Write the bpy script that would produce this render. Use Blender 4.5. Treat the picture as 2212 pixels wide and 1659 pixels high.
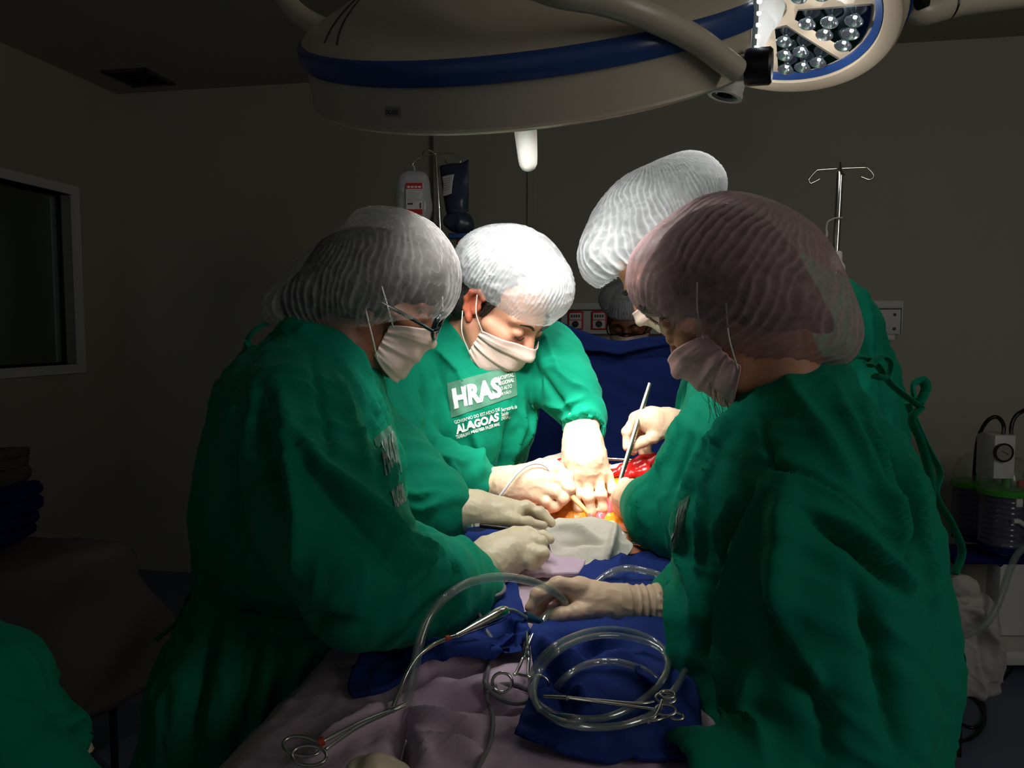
import bpy, bmesh, math, random
import numpy as np
from mathutils import Vector, Matrix
from mathutils.bvhtree import BVHTree

random.seed(7)
for o in list(bpy.data.objects):
    bpy.data.objects.remove(o)
SC = bpy.context.scene
COL = SC.collection

# ---------------------------------------------------------------- camera
CAM_H = 1.5
PITCH = math.radians(4.0)
F = 1663.0
CP, SP = math.cos(PITCH), math.sin(PITCH)
EYE = np.array([0.0, 0.0, CAM_H])
FWD = np.array([0.0, CP, -SP]); RGT = np.array([1.0, 0, 0]); UPV = np.array([0.0, SP, CP])
cam_data = bpy.data.cameras.new('camera')
cam = bpy.data.objects.new('camera', cam_data)
COL.objects.link(cam)
cam.location = EYE
cam.rotation_euler = (math.pi / 2 - PITCH, 0, 0)
cam_data.sensor_width = 36.0
cam_data.lens = 36.0 * F / 2212.0
cam_data.clip_start = 0.02
SC.camera = cam

# ---------------------------------------------------------------- world, exposure
SC.view_settings.view_transform = 'Standard'
SC.view_settings.look = 'None'
SC.view_settings.exposure = 0.0
SC.view_settings.gamma = 1.0
SC.view_settings.use_curve_mapping = False
SC.cycles.use_denoising = True
SC.cycles.max_bounces = 6
SC.cycles.transparent_max_bounces = 16
SC.cycles.sample_clamp_indirect = 4.0
wd = bpy.data.worlds.new('world'); SC.world = wd; wd.use_nodes = True
wd.node_tree.nodes['Background'].inputs[0].default_value = (0.85, 0.93, 1.0, 1)
wd.node_tree.nodes['Background'].inputs[1].default_value = 0.09

NEAR_W, FAR_W, FILL_W, SPILL_W = 70, 40, 38.0, 17.0
def W(px, py, d):
    """A point of the room that lies d metres ahead along the sight line through photo pixel (px, py)."""
    return EYE + d * (FWD + (px - 1106.0) / F * RGT + (829.5 - py) / F * UPV)
def WV(px, py, d): return Vector(W(px, py, d))
def DIR(px, py):
    v = FWD + (px - 1106.0) / F * RGT + (829.5 - py) / F * UPV
    return v / np.linalg.norm(v)
def ATZ(px, py, z):
    v = DIR(px, py); t = (z - CAM_H) / v[2]
    return EYE + v * t

def spot(name, loc, target, watts, angle, blend, size, color=(1, .97, .92)):
    l = bpy.data.lights.new(name, 'SPOT'); l.energy = watts; l.spot_size = math.radians(angle)
    l.spot_blend = blend; l.shadow_soft_size = size; l.color = color
    o = bpy.data.objects.new(name, l); COL.objects.link(o); o.location = loc
    o.rotation_euler = (Vector(target) - Vector(loc)).to_track_quat('-Z', 'Y').to_euler()
    return o
LAMP_C = W(1153.5, 9.1, 1.1185)                       # centre of the near lamp head (band plane)
LAMP_N = np.array([-0.124, -0.498, 0.858]); LAMP_N /= np.linalg.norm(LAMP_N)
LAMP2_C = W(1655, 22, 1.78)
WOUND = W(1275, 1075, 1.6)
LAMP2_N = LAMP2_C - WOUND; LAMP2_N /= np.linalg.norm(LAMP2_N)
def ring_spots(name, c, n, r, k, watts, angle, blend, target):
    u = np.cross(n, [0, 1.0, 0]); u /= np.linalg.norm(u); w = np.cross(n, u)
    for i in range(k):
        a = 2 * math.pi * (i + .5) / k
        spot(name, c + r * (math.cos(a) * u + math.sin(a) * w), target, watts / k, angle, blend, .05)
ring_spots('near_lamp_light', LAMP_C - LAMP_N * 0.10, LAMP_N, .19, 5, NEAR_W, 46, 0.8, np.array([.10, 1.76, 1.2]))
ring_spots('near_lamp_core', LAMP_C - LAMP_N * 0.10, LAMP_N, .10, 2, NEAR_W * .9, 17, 0.9, W(1268, 1000, 1.6))
ring_spots('near_lamp_spill', LAMP_C - LAMP_N * 0.10, LAMP_N, .14, 3, SPILL_W, 100, 0.22, LAMP_C - LAMP_N)
ring_spots('far_lamp_light', LAMP2_C - LAMP2_N * 0.03, LAMP2_N, .16, 4, FAR_W, 44, 0.9, WOUND + np.array([-.03, 0.05, 0]))
fl_ = bpy.data.lights.new('right_fill_light', 'AREA'); fl_.energy = FILL_W; fl_.shape = 'RECTANGLE'; fl_.size = 1.4; fl_.size_y = 2.0; fl_.color = (1, .96, .90)  # added soft fill from the right behind the camera, no doorway stands there
fo_ = bpy.data.objects.new('right_fill_light', fl_); COL.objects.link(fo_); fo_.location = (2.5, -.5, 2.5)
fo_.rotation_euler = (Vector((1.9, 3.8, 1.5)) - fo_.location).to_track_quat('-Z', 'Y').to_euler()

# ---------------------------------------------------------------- materials
def new_mat(name):
    m = bpy.data.materials.new(name); m.use_nodes = True
    nt = m.node_tree; b = nt.nodes['Principled BSDF']
    return m, nt, b
def srgb(r, g, b):
    f = lambda c: (c / 255 / 12.92) if c / 255 <= .04045 else ((c / 255 + .055) / 1.055) ** 2.4
    return (f(r), f(g), f(b), 1)
def plain(name, col, rough=.5, metal=0.0, noise=0.0, nscale=20.0, bump=0.0, bscale=200.0, sheen=0.0, emit=None, spec=.5, sss=0.0):
    m, nt, b = new_mat(name)
    b.inputs['Base Color'].default_value = col
    b.inputs['Roughness'].default_value = rough
    b.inputs['Metallic'].default_value = metal
    b.inputs['Specular IOR Level'].default_value = spec
    if sheen: b.inputs['Sheen Weight'].default_value = sheen; b.inputs['Sheen Roughness'].default_value = .4
    if sss:
        b.inputs['Subsurface Weight'].default_value = sss
        b.inputs['Subsurface Radius'].default_value = (.012, .005, .003); b.inputs['Subsurface Scale'].default_value = 1.0
    tc = nt.nodes.new('ShaderNodeTexCoord')
    if noise:
        n = nt.nodes.new('ShaderNodeTexNoise'); n.inputs['Scale'].default_value = nscale; n.inputs['Detail'].default_value = 5
        nt.links.new(tc.outputs['Object'], n.inputs['Vector'])
        mx = nt.nodes.new('ShaderNodeMix'); mx.data_type = 'RGBA'
        mx.inputs[6].default_value = tuple(c * (1 - noise) for c in col[:3]) + (1,)
        mx.inputs[7].default_value = tuple(min(1, c * (1 + noise)) for c in col[:3]) + (1,)
        nt.links.new(n.outputs['Fac'], mx.inputs[0]); nt.links.new(mx.outputs[2], b.inputs['Base Color'])
    if bump:
        n2 = nt.nodes.new('ShaderNodeTexNoise'); n2.inputs['Scale'].default_value = bscale; n2.inputs['Detail'].default_value = 4
        nt.links.new(tc.outputs['Object'], n2.inputs['Vector'])
        bp = nt.nodes.new('ShaderNodeBump'); bp.inputs['Strength'].default_value = bump; bp.inputs['Distance'].default_value = .004
        nt.links.new(n2.outputs['Fac'], bp.inputs['Height']); nt.links.new(bp.outputs['Normal'], b.inputs['Normal'])
    if emit:
        b.inputs['Emission Color'].default_value = emit[0]; b.inputs['Emission Strength'].default_value = emit[1]
    return m
def cloth(name, col, noise=.12, sheen=.15, bump=.25, crumple=.35):
    m = plain(name, col, rough=.85, noise=noise, nscale=9, bump=bump, bscale=60, sheen=sheen, spec=.15)
    nt = m.node_tree; b = nt.nodes['Principled BSDF']
    nb = nt.nodes.new('ShaderNodeTexNoise'); nb.noise_type = 'RIDGED_MULTIFRACTAL'; nb.inputs['Scale'].default_value = 11; nb.inputs['Detail'].default_value = 3; nb.inputs['Distortion'].default_value = .6
    tc = next(n for n in nt.nodes if n.type == 'TEX_COORD'); nt.links.new(tc.outputs['Object'], nb.inputs['Vector'])
    bp = next(n for n in nt.nodes if n.type == 'BUMP'); b2 = nt.nodes.new('ShaderNodeBump'); b2.inputs['Strength'].default_value = crumple; b2.inputs['Distance'].default_value = .006
    nt.links.new(nb.outputs['Fac'], b2.inputs['Height']); nt.links.new(b2.outputs['Normal'], bp.inputs['Normal'])
    if sheen: b.inputs['Sheen Tint'].default_value = tuple(min(1, c * 2 + .1) for c in col[:3]) + (1,)
    return m
def sheer(name, col, opacity_lo, opacity_hi, rough=.7):
    """thin non-woven cloth: lets the hair show through, denser where the gathers double it"""
    m, nt, b = new_mat(name)
    b.inputs['Base Color'].default_value = col; b.inputs['Roughness'].default_value = rough
    b.inputs['Specular IOR Level'].default_value = .25
    at = nt.nodes.new('ShaderNodeAttribute'); at.attribute_name = 'fold'
    tc = nt.nodes.new('ShaderNodeTexCoord')
    n = nt.nodes.new('ShaderNodeTexNoise'); n.inputs['Scale'].default_value = 55; n.inputs['Detail'].default_value = 6
    nt.links.new(tc.outputs['Object'], n.inputs['Vector'])
    ma = nt.nodes.new('ShaderNodeMath'); ma.operation = 'MULTIPLY_ADD'; ma.inputs[1].default_value = .5
    nt.links.new(n.outputs['Fac'], ma.inputs[0]); nt.links.new(at.outputs['Fac'], ma.inputs[2])
    mr = nt.nodes.new('ShaderNodeMapRange'); mr.inputs[1].default_value = .1; mr.inputs[2].default_value = 1.1
    mr.inputs[3].default_value = opacity_lo; mr.inputs[4].default_value = opacity_hi
    nt.links.new(ma.outputs[0], mr.inputs[0])
    tl = nt.nodes.new('ShaderNodeBsdfTranslucent'); tl.inputs[0].default_value = col
    ms = nt.nodes.new('ShaderNodeMixShader'); ms.inputs[0].default_value = .3
    nt.links.new(b.outputs[0], ms.inputs[1]); nt.links.new(tl.outputs[0], ms.inputs[2])
    tr = nt.nodes.new('ShaderNodeBsdfTransparent')
    m2 = nt.nodes.new('ShaderNodeMixShader')
    nt.links.new(mr.outputs[0], m2.inputs[0]); nt.links.new(tr.outputs[0], m2.inputs[1]); nt.links.new(ms.outputs[0], m2.inputs[2])
    nt.links.new(m2.outputs[0], nt.nodes['Material Output'].inputs[0])
    return m
def clear(name, tint=(.9, .95, .93, 1), ior=1.45, haze=.1, hazecol=(.6, .62, .6, 1), rough=.05):
    m, nt, b = new_mat(name)
    fr = nt.nodes.new('ShaderNodeFresnel'); ge = nt.nodes.new('ShaderNodeNewGeometry')
    mr = nt.nodes.new('ShaderNodeMapRange'); mr.inputs[3].default_value = ior; mr.inputs[4].default_value = 1 / ior
    nt.links.new(ge.outputs['Backfacing'], mr.inputs[0]); nt.links.new(mr.outputs[0], fr.inputs[0])
    tr = nt.nodes.new('ShaderNodeBsdfTransparent'); tr.inputs[0].default_value = tint
    gl = nt.nodes.new('ShaderNodeBsdfGlossy'); gl.inputs['Roughness'].default_value = rough
    df = nt.nodes.new('ShaderNodeBsdfDiffuse'); df.inputs[0].default_value = hazecol
    m1 = nt.nodes.new('ShaderNodeMixShader'); m1.inputs[0].default_value = haze
    nt.links.new(tr.outputs[0], m1.inputs[1]); nt.links.new(df.outputs[0], m1.inputs[2])
    m2 = nt.nodes.new('ShaderNodeMixShader')
    nt.links.new(fr.outputs[0], m2.inputs[0]); nt.links.new(m1.outputs[0], m2.inputs[1]); nt.links.new(gl.outputs[0], m2.inputs[2])
    nt.links.new(m2.outputs[0], nt.nodes['Material Output'].inputs[0])
    return m

M = {}
M['gown'] = cloth('green gown cotton', srgb(0, 124, 95), sheen=.3)
M['gown_print'] = plain('grey gown print', srgb(74, 126, 104), .8, noise=.25, nscale=60)
M['print_white'] = plain('white gown print', srgb(226, 230, 226), .8, noise=.15, nscale=90)
M['print_white2'] = plain('greyer white gown print', srgb(150, 160, 155), .8, noise=.15, nscale=90)  # greyer than the other white print
M['blue'] = cloth('blue drape cotton', srgb(32, 54, 122), sheen=.12)
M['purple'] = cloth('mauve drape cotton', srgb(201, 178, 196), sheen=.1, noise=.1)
M['gauze'] = cloth('white gauze', srgb(214, 210, 196), noise=.06, bump=.5)
M['glove'] = plain('cream latex glove', srgb(222, 208, 178), .42, noise=.07, nscale=45, bump=.22, bscale=90, sss=.15)
M['glove_thin'] = plain('thin latex glove over skin', srgb(222, 190, 160), .42, noise=.09, nscale=38, bump=.22, bscale=90, sss=.15)
M['glove_cuff'] = plain('cream latex cuff', srgb(214, 206, 178), .45, noise=.06, nscale=45, bump=.2, bscale=90)
M['skin_light'] = plain('light skin', srgb(205, 148, 120), .55, noise=.1, nscale=35, bump=.1, bscale=220, sss=.2)
M['skin_tan'] = plain('tan skin', srgb(178, 122, 92), .55, noise=.1, nscale=35, bump=.1, bscale=220, sss=.15)
M['skin_dark'] = plain('brown skin', srgb(120, 74, 50), .5, noise=.1, nscale=35, bump=.1, bscale=220)
M['ear'] = plain('light skin of ear', srgb(226, 128, 100), .5, noise=.1, nscale=35, sss=.9)
M['hair'] = plain('dark hair', srgb(26, 20, 17), .6, noise=.4, nscale=60, bump=.6, bscale=160)
M['hair_brown'] = plain('brown hair', srgb(92, 62, 40), .5, noise=.3, nscale=80)
M['cap_white'] = sheer('white bouffant cap', (.58, .61, .63, 1), .36, .95)
M['cap_grey'] = sheer('thin white bouffant cap', (.66, .64, .63, 1), .11, .62)
M['cap_pink'] = sheer('pink bouffant cap', srgb(196, 164, 166), .34, .85)
M['mask'] = plain('white paper mask', srgb(226, 200, 188), .8, noise=.05, nscale=40, bump=.1, sheen=.1)
M['mask_pink'] = plain('pink paper mask', srgb(216, 170, 170), .8, noise=.05, nscale=40, bump=.1)
M['elastic'] = plain('white elastic', srgb(225, 222, 215), .7)
M['black'] = plain('black plastic', srgb(14, 14, 15), .35)
M['black_gloss'] = plain('black glossy frame', srgb(10, 22, 22), .15)
M['steel'] = plain('brushed steel', (.62, .60, .56, 1), .28, metal=1.0)
M['steel_pol'] = plain('polished steel', (.72, .70, .64, 1), .14, metal=1.0)
M['lamp'] = plain('cream lamp paint', srgb(196, 184, 164), .32, noise=.03, nscale=6)
M['lamp_blue'] = plain('blue lamp band', srgb(46, 76, 134), .25)
M['steel_warm'] = plain('satin steel', (.50, .45, .37, 1), .33, metal=1.0)
M['frost'] = plain('frosted white handle', srgb(226, 226, 222), .35, sss=.3)
M['wall'] = plain('grey beige wall paint', srgb(168, 164, 148), .75, noise=.04, nscale=3, bump=.1, bscale=60)
M['white_paint'] = plain('white enamel', srgb(205, 204, 198), .45, noise=.04)
M['floor'] = plain('blue vinyl floor', srgb(96, 108, 128), .4, noise=.1, nscale=25)
M['tube'] = clear('clear vinyl tubing', tint=(.90, .94, .92, 1), ior=1.95, haze=.11, rough=.03)
M['glass'] = clear('window glass', tint=(.78, .84, .82, 1), ior=1.45, haze=.0, rough=.02)
M['bag'] = clear('clear fluid bag', tint=(.85, .88, .88, 1), ior=1.5, haze=.45, hazecol=(.72, .72, .72, 1), rough=.15)
M['canister'] = clear('smoky canister', tint=(.5, .5, .62, 1), ior=1.45, haze=.35, hazecol=(.18, .18, .26, 1), rough=.15)
M['dome'] = clear('clear canister dome', tint=(.9, .92, .9, 1), ior=1.4, haze=.1)
M['green_lid'] = plain('green plastic lid', srgb(60, 150, 40), .4)
M['cord'] = plain('grey rubber cord', srgb(112, 110, 114), .45)
M['cord_white'] = plain('pale grey cord', srgb(205, 205, 212), .45)
M['teal'] = plain('teal plastic', srgb(24, 70, 86), .3)
M['orange'] = plain('orange band', srgb(170, 64, 24), .5)
M['red'] = plain('red print', srgb(190, 38, 40), .5)
M['label'] = plain('white label', srgb(214, 212, 208), .6)
M['ink'] = plain('dark ink', srgb(60, 60, 64), .6)
M['bag_dark'] = plain('dark blue vinyl pouch', srgb(46, 58, 74), .35, noise=.15, nscale=12)
M['pencil'] = plain('cream pencil plastic', srgb(244, 206, 130), .4)
M['lime'] = plain('lime green plastic', srgb(80, 210, 40), .4)

# ---------------------------------------------------------------- scene bookkeeping
def tag(o, label=None, cat=None, group=None, kind=None):
    if label: o['label'] = label
    if cat: o['category'] = cat
    if group: o['group'] = group
    if kind: o['kind'] = kind
    return o
def thing(name, label, cat, loc=(0, 0, 0), group=None):
    o = bpy.data.objects.new(name, None); COL.objects.link(o); o.location = loc
    o.empty_display_size = .05
    return tag(o, label, cat, group)
def link_mesh(name, me, mat, parent=None):
    o = bpy.data.objects.new(name, me); COL.objects.link(o)
    if mat is not None: me.materials.append(mat)
    if parent is not None:
        o.parent = parent
        # all geometry is written in room coordinates, so undo the Empty's offset
        root = parent
        while root.parent is not None: root = root.parent
        if parent.parent is None:
            o.matrix_parent_inverse = Matrix.Translation(-Vector(root.location))
    return o
def mesh_np(name, v, quads, smooth=True):
    me = bpy.data.meshes.new(name)
    v = np.asarray(v, dtype=np.float32); q = np.asarray(quads, dtype=np.int32)
    k = q.shape[1]
    me.vertices.add(len(v)); me.vertices.foreach_set('co', v.ravel())
    me.loops.add(q.size); me.loops.foreach_set('vertex_index', q.ravel())
    me.polygons.add(len(q)); me.polygons.foreach_set('loop_start', np.arange(0, q.size, k, dtype=np.int32))
    try: me.polygons.foreach_set('loop_total', np.full(len(q), k, dtype=np.int32))
    except Exception: pass
    me.polygons.foreach_set('use_smooth', np.full(len(q), smooth, dtype=bool))
    me.update(calc_edges=True); me.validate()
    return me
def bm_obj(name, bm, mat, parent=None, smooth=True, angle=None):
    me = bpy.data.meshes.new(name); bm.to_mesh(me); bm.free()
    for p in me.polygons: p.use_smooth = smooth
    if smooth and angle: 
        try: me.set_sharp_from_angle(angle=math.radians(angle))
        except Exception: pass
    return link_mesh(name, me, mat, parent)

# ---------------------------------------------------------------- implicit surfaces
class Sdf:
    def __init__(self): self.p = []
    def cap(self, a, b, ra, rb=None, k=.02, sub=False):
        self.p.append(('c', np.asarray(a, float), np.asarray(b, float), ra, ra if rb is None else rb, k, sub)); return self
    def ball(self, c, r, k=.02, sub=False): return self.cap(c, c, r, r, k, sub)
    def ell(self, c, rad, rot=None, k=.02, sub=False):
        """rot: 3x3 whose rows are the ellipsoid's axes"""
        R = np.eye(3) if rot is None else np.asarray(rot, float)
        self.p.append(('e', np.asarray(c, float), R, np.asarray(rad, float), None, k, sub)); return self
    def plane(self, c, n, k=.005):
        """keep the side that n points away from"""
        n = np.asarray(n, float); n = n / np.linalg.norm(n)
        self.p.append(('h', np.asarray(c, float), n, None, None, k, True)); return self
    # pixel-space helpers: a point with its radius in photo pixels at that distance
    def pc(self, *pts, k=.02, sub=False):
        P = [W(*p[:3]) for p in pts]; R = [p[3] * p[2] / F for p in pts]
        if len(P) == 1: return self.ball(P[0], R[0], k, sub)
        for i in range(len(P) - 1): self.cap(P[i], P[i + 1], R[i], R[i + 1], k, sub)
        return self
    def pe(self, px, py, d, rx, ry, rd, rot=0.0, k=.02, sub=False):
        a = math.radians(rot); c, s = math.cos(a), math.sin(a)
        X = c * RGT - s * UPV; Y = s * RGT + c * UPV       # rot turns clockwise in the picture
        return self.ell(W(px, py, d), (rx * d / F, ry * d / F, rd), np.array([X, Y, FWD]), k, sub)
    @staticmethod
    def dist(pr, x, y, z):
        t = pr[0]
        if t == 'c':
            a, b, ra, rb = pr[1], pr[2], pr[3], pr[4]
            d = b - a; L2 = float(d @ d)
            if L2 < 1e-12: return np.sqrt((x - a[0])**2 + (y - a[1])**2 + (z - a[2])**2) - ra
            h = ((x - a[0]) * d[0] + (y - a[1]) * d[1] + (z - a[2]) * d[2]) / L2
            h = np.clip(h, 0, 1)
            return np.sqrt((x - a[0] - h * d[0])**2 + (y - a[1] - h * d[1])**2 + (z - a[2] - h * d[2])**2) - (ra + h * (rb - ra))
        if t == 'e':
            c, R, r = pr[1], pr[2], pr[3]
            X, Y, Z = x - c[0], y - c[1], z - c[2]
            u = [(R[i, 0] * X + R[i, 1] * Y + R[i, 2] * Z) / r[i] for i in range(3)]
            k0 = np.sqrt(u[0]**2 + u[1]**2 + u[2]**2) + 1e-9
            k1 = np.sqrt((u[0] / r[0])**2 + (u[1] / r[1])**2 + (u[2] / r[2])**2) + 1e-9
            return k0 * (k0 - 1) / k1
        c, n = pr[1], pr[2]
        return -((x - c[0]) * n[0] + (y - c[1]) * n[1] + (z - c[2]) * n[2])
    @staticmethod
    def box(pr):
        if pr[0] == 'c': return (np.minimum(pr[1] - pr[3], pr[2] - pr[4]), np.maximum(pr[1] + pr[3], pr[2] + pr[4]))
        if pr[0] == 'e':
            e = np.sqrt(((pr[2] * pr[3][:, None])**2).sum(0)); return pr[1] - e, pr[1] + e
        return None
    def bounds(self):
        B = [self.box(p) for p in self.p if not p[6]]
        return np.min([b[0] for b in B], 0), np.max([b[1] for b in B], 0)
    @staticmethod
    def comb(f, d, k, sub):
        if sub:
            d = -d; h = np.maximum(k - np.abs(f - d), 0) / k
            return np.maximum(f, d) + h * h * k * .25
        h = np.maximum(k - np.abs(f - d), 0) / k
        return np.minimum(f, d) - h * h * k * .25
    def at(self, P):
        P = np.asarray(P, float); f = np.full(P.shape[:-1], 9.0)
        for pr in self.p: f = self.comb(f, self.dist(pr, P[..., 0], P[..., 1], P[..., 2]), pr[5], pr[6])
        return f
    def mesh(self, h):
        lo, hi = self.bounds(); mk = .35 * max(p[5] for p in self.p if not p[6]); lo = lo - 3 * h - mk; hi = hi + 3 * h + mk
        n = np.ceil((hi - lo) / h).astype(int) + 1
        ax = [(lo[i] + h * np.arange(n[i])).astype(np.float32) for i in range(3)]
        f = np.full(n, .3, np.float32)
        for pr in self.p:
            b = self.box(pr)
            if b is None: sl = (slice(0, n[0]), slice(0, n[1]), slice(0, n[2]))
            else:
                m = pr[5] + 3 * h
                i0 = np.clip(np.floor((b[0] - m - lo) / h).astype(int), 0, n - 1); i1 = np.clip(np.ceil((b[1] + m - lo) / h).astype(int) + 1, 1, n)
                if (i1 <= i0).any(): continue
                sl = tuple(slice(i0[i], i1[i]) for i in range(3))
            d = self.dist(pr, ax[0][sl[0], None, None], ax[1][None, sl[1], None], ax[2][None, None, sl[2]]).astype(np.float32)
            f[sl] = self.comb(f[sl], np.broadcast_to(d, f[sl].shape), pr[5], pr[6])
        return surface_nets(f, lo, h)

def surface_nets(f, origin, h):
    nx, ny, nz = f.shape
    s = (f < 0).astype(np.int8)
    c = np.zeros((nx - 1, ny - 1, nz - 1), np.int8)
    offs = [(i, j, k) for i in (0, 1) for j in (0, 1) for k in (0, 1)]
    for i, j, k in offs: c += s[i:nx - 1 + i, j:ny - 1 + j, k:nz - 1 + k]
    act = (c > 0) & (c < 8)
    idx = np.argwhere(act)
    ids = np.full(act.shape, -1, np.int32); ids[act] = np.arange(len(idx))
    val = {o: f[idx[:, 0] + o[0], idx[:, 1] + o[1], idx[:, 2] + o[2]] for o in offs}
    pos = np.zeros((len(idx), 3)); cnt = np.zeros(len(idx))
    for a in offs:
        for ax in range(3):
            if a[ax]: continue
            b = list(a); b[ax] = 1; b = tuple(b)
            va, vb = val[a], val[b]; m = (va < 0) != (vb < 0)
            t = np.where(m, va / np.where(m, va - vb, 1), 0)
            p = np.zeros((len(idx), 3)); p[:] = a; p[:, ax] += t
            pos += p * m[:, None]; cnt += m
    v = (idx + pos / np.maximum(cnt, 1)[:, None]) * h + origin
    Q = []
    for ax in range(3):
        u, w = (ax + 1) % 3, (ax + 2) % 3
        sl0 = [slice(None)] * 3; sl1 = [slice(None)] * 3
        sl0[ax] = slice(0, -1); sl1[ax] = slice(1, None)
        for q in (u, w): sl0[q] = sl1[q] = slice(1, -1)
        a, b = s[tuple(sl0)], s[tuple(sl1)]
        e = np.argwhere(a != b)
        if not len(e): continue
        ins = a[e[:, 0], e[:, 1], e[:, 2]] == 1
        e = e.copy(); e[:, u] += 1; e[:, w] += 1
        def cell(du, dw):
            g = e.copy(); g[:, u] -= du; g[:, w] -= dw
            return ids[g[:, 0], g[:, 1], g[:, 2]]
        q = np.stack([cell(1, 1), cell(0, 1), cell(0, 0), cell(1, 0)], 1)
        q[~ins] = q[~ins][:, ::-1]
        Q.append(q)
    return v, np.concatenate(Q)

def vnormals(v, q):
    a, b, c, d = (v[q[:, i]] for i in range(4))
    n = np.cross(c - a, d - b); out = np.zeros_like(v)
    for i in range(4):
        for ax in range(3): out[:, ax] += np.bincount(q[:, i], n[:, ax], len(v))
    return out / (np.linalg.norm(out, axis=1, keepdims=True) + 1e-12)
def relax(v, q, it=1, f=.5):
    e = np.concatenate([q[:, [0, 1]], q[:, [1, 2]], q[:, [2, 3]], q[:, [3, 0]]]); e = np.concatenate([e, e[:, ::-1]])
    n = np.bincount(e[:, 0], minlength=len(v)).astype(float); n[n == 0] = 1
    for _ in range(it):
        av = np.stack([np.bincount(e[:, 0], v[e[:, 1], ax], len(v)) for ax in range(3)], 1) / n[:, None]
        v = v + f * (av - v)
    return v
_rng = np.random.default_rng(3)
_LAT = _rng.random((32, 32, 32)).astype(np.float32)
def vnoise(p):
    i = np.floor(p).astype(int); f = p - i; f = f * f * (3 - 2 * f); i &= 31; j = (i + 1) & 31
    x0, y0, z0 = i[:, 0], i[:, 1], i[:, 2]; x1, y1, z1 = j[:, 0], j[:, 1], j[:, 2]; fx, fy, fz = f[:, 0], f[:, 1], f[:, 2]
    L = _LAT
    c0 = (L[x0, y0, z0] * (1 - fx) + L[x1, y0, z0] * fx) * (1 - fy) + (L[x0, y1, z0] * (1 - fx) + L[x1, y1, z0] * fx) * fy
    c1 = (L[x0, y0, z1] * (1 - fx) + L[x1, y0, z1] * fx) * (1 - fy) + (L[x0, y1, z1] * (1 - fx) + L[x1, y1, z1] * fx) * fy
    return c0 * (1 - fz) + c1 * fz
def fbm(p, o=3):
    a, s, t = .5, 0, 0
    for i in range(o): s = s + a * vnoise(p * 2**i + 7.3 * i); t += a; a *= .5
    return s / t
def ridge(p, sharp=1.6):
    n = .65 * vnoise(p) + .35 * vnoise(p * 2.1 + 5.5)
    return (1 - np.abs(2 * n - 1) * 1.6).clip(0, 1) ** sharp
def axis_frame(d):
    d = np.asarray(d, float); d = d / np.linalg.norm(d)
    u = np.cross(d, [0, 0, 1.0]);
    if np.linalg.norm(u) < .1: u = np.cross(d, [1.0, 0, 0])
    u /= np.linalg.norm(u); w = np.cross(d, u)
    return d, u, w
def folds(v, d, across=.07, along=.35, seed=0.0, warp=.03):
    """ridged noise drawn out along d"""
    d, u, w = axis_frame(d)
    wv = warp * (np.stack([vnoise(v * 9 + seed + k * 11.1) for k in range(3)], 1) - .5) * 2
    x = v + wv
    p = np.stack([x @ u / across, x @ w / across, x @ d / along], 1) + seed + 40
    return ridge(p)
def crease(v, bv, lines):
    """lines: (polyline of photo pixels, half width m, height m): creases raised on or pressed into the cloth that lies there"""
    out = np.zeros(len(v))
    for pts, wd_, ht in lines:
        P = []
        for a, b in zip(pts[:-1], pts[1:]):
            n = max(2, int(math.hypot(b[0] - a[0], b[1] - a[1]) / 12))
            for t in np.linspace(0, 1, n, endpoint=False): P.append((a[0] + (b[0] - a[0]) * t, a[1] + (b[1] - a[1]) * t))
        P.append(pts[-1]); H = []
        for p in P:
            r = bv.ray_cast(Vector(EYE), Vector(DIR(*p)))
            if r[0] is not None: H.append(np.array(r[0]))
        if len(H) < 2: continue
        H = np.array(H); n = len(H)
        lo, hi = H.min(0) - 3 * wd_, H.max(0) + 3 * wd_
        m = np.where(((v > lo) & (v < hi)).all(1))[0]
        if not len(m): continue
        x = v[m]; best = np.zeros(len(m))
        for i in range(n - 1):
            ab = H[i + 1] - H[i]
            if ab @ ab > .01: continue
            t = np.clip((x - H[i]) @ ab / (ab @ ab + 1e-12), 0, 1)
            d2 = ((x - H[i] - t[:, None] * ab)**2).sum(1)
            e = np.minimum(i + t, n - 1 - i - t) / n; taper = np.minimum(1.0, .25 + 3.0 * e)
            best = np.maximum(best, taper * (.6 * np.exp(-d2 / (.35 * wd_ * wd_)) + .4 * np.exp(-d2 / (1.4 * wd_ * wd_))))
        out[m] += 2.3 * ht * best
    return out
def bvh_of(v, q): return BVHTree.FromPolygons([tuple(x) for x in v], [tuple(x) for x in q])
def sculpt(name, sdf, h, mat, parent=None, smooth=1, disp=None, creases=None, attr=None, crop=None, keep=None):
    v, q = sdf.mesh(h)
    if smooth: v = relax(v, q, smooth)
    nrm = vnormals(v, q)
    dd = np.zeros(len(v))
    if creases: dd = dd + crease(v, bvh_of(v, q), creases)
    if disp is not None: dd = dd + disp(v, nrm)
    fold = None
    if attr is not None: fold = attr(v, nrm)
    v = v + nrm * dd[:, None]
    if crop is not None:
        m = crop(v); bad = m[q].all(1); q = q[~bad]
        used = np.zeros(len(v), bool); used[q.ravel()] = True
        remap = np.cumsum(used) - 1; v = v[used]; q = remap[q]
        if fold is not None: fold = fold[used]
    me = mesh_np(name, v, q)
    if fold is not None:
        a = me.attributes.new('fold', 'FLOAT', 'POINT'); a.data.foreach_set('value', fold.astype(np.float32))
    o = link_mesh(name, me, mat, parent)
    if keep is not None: keep.append((v, q))
    return o

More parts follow.
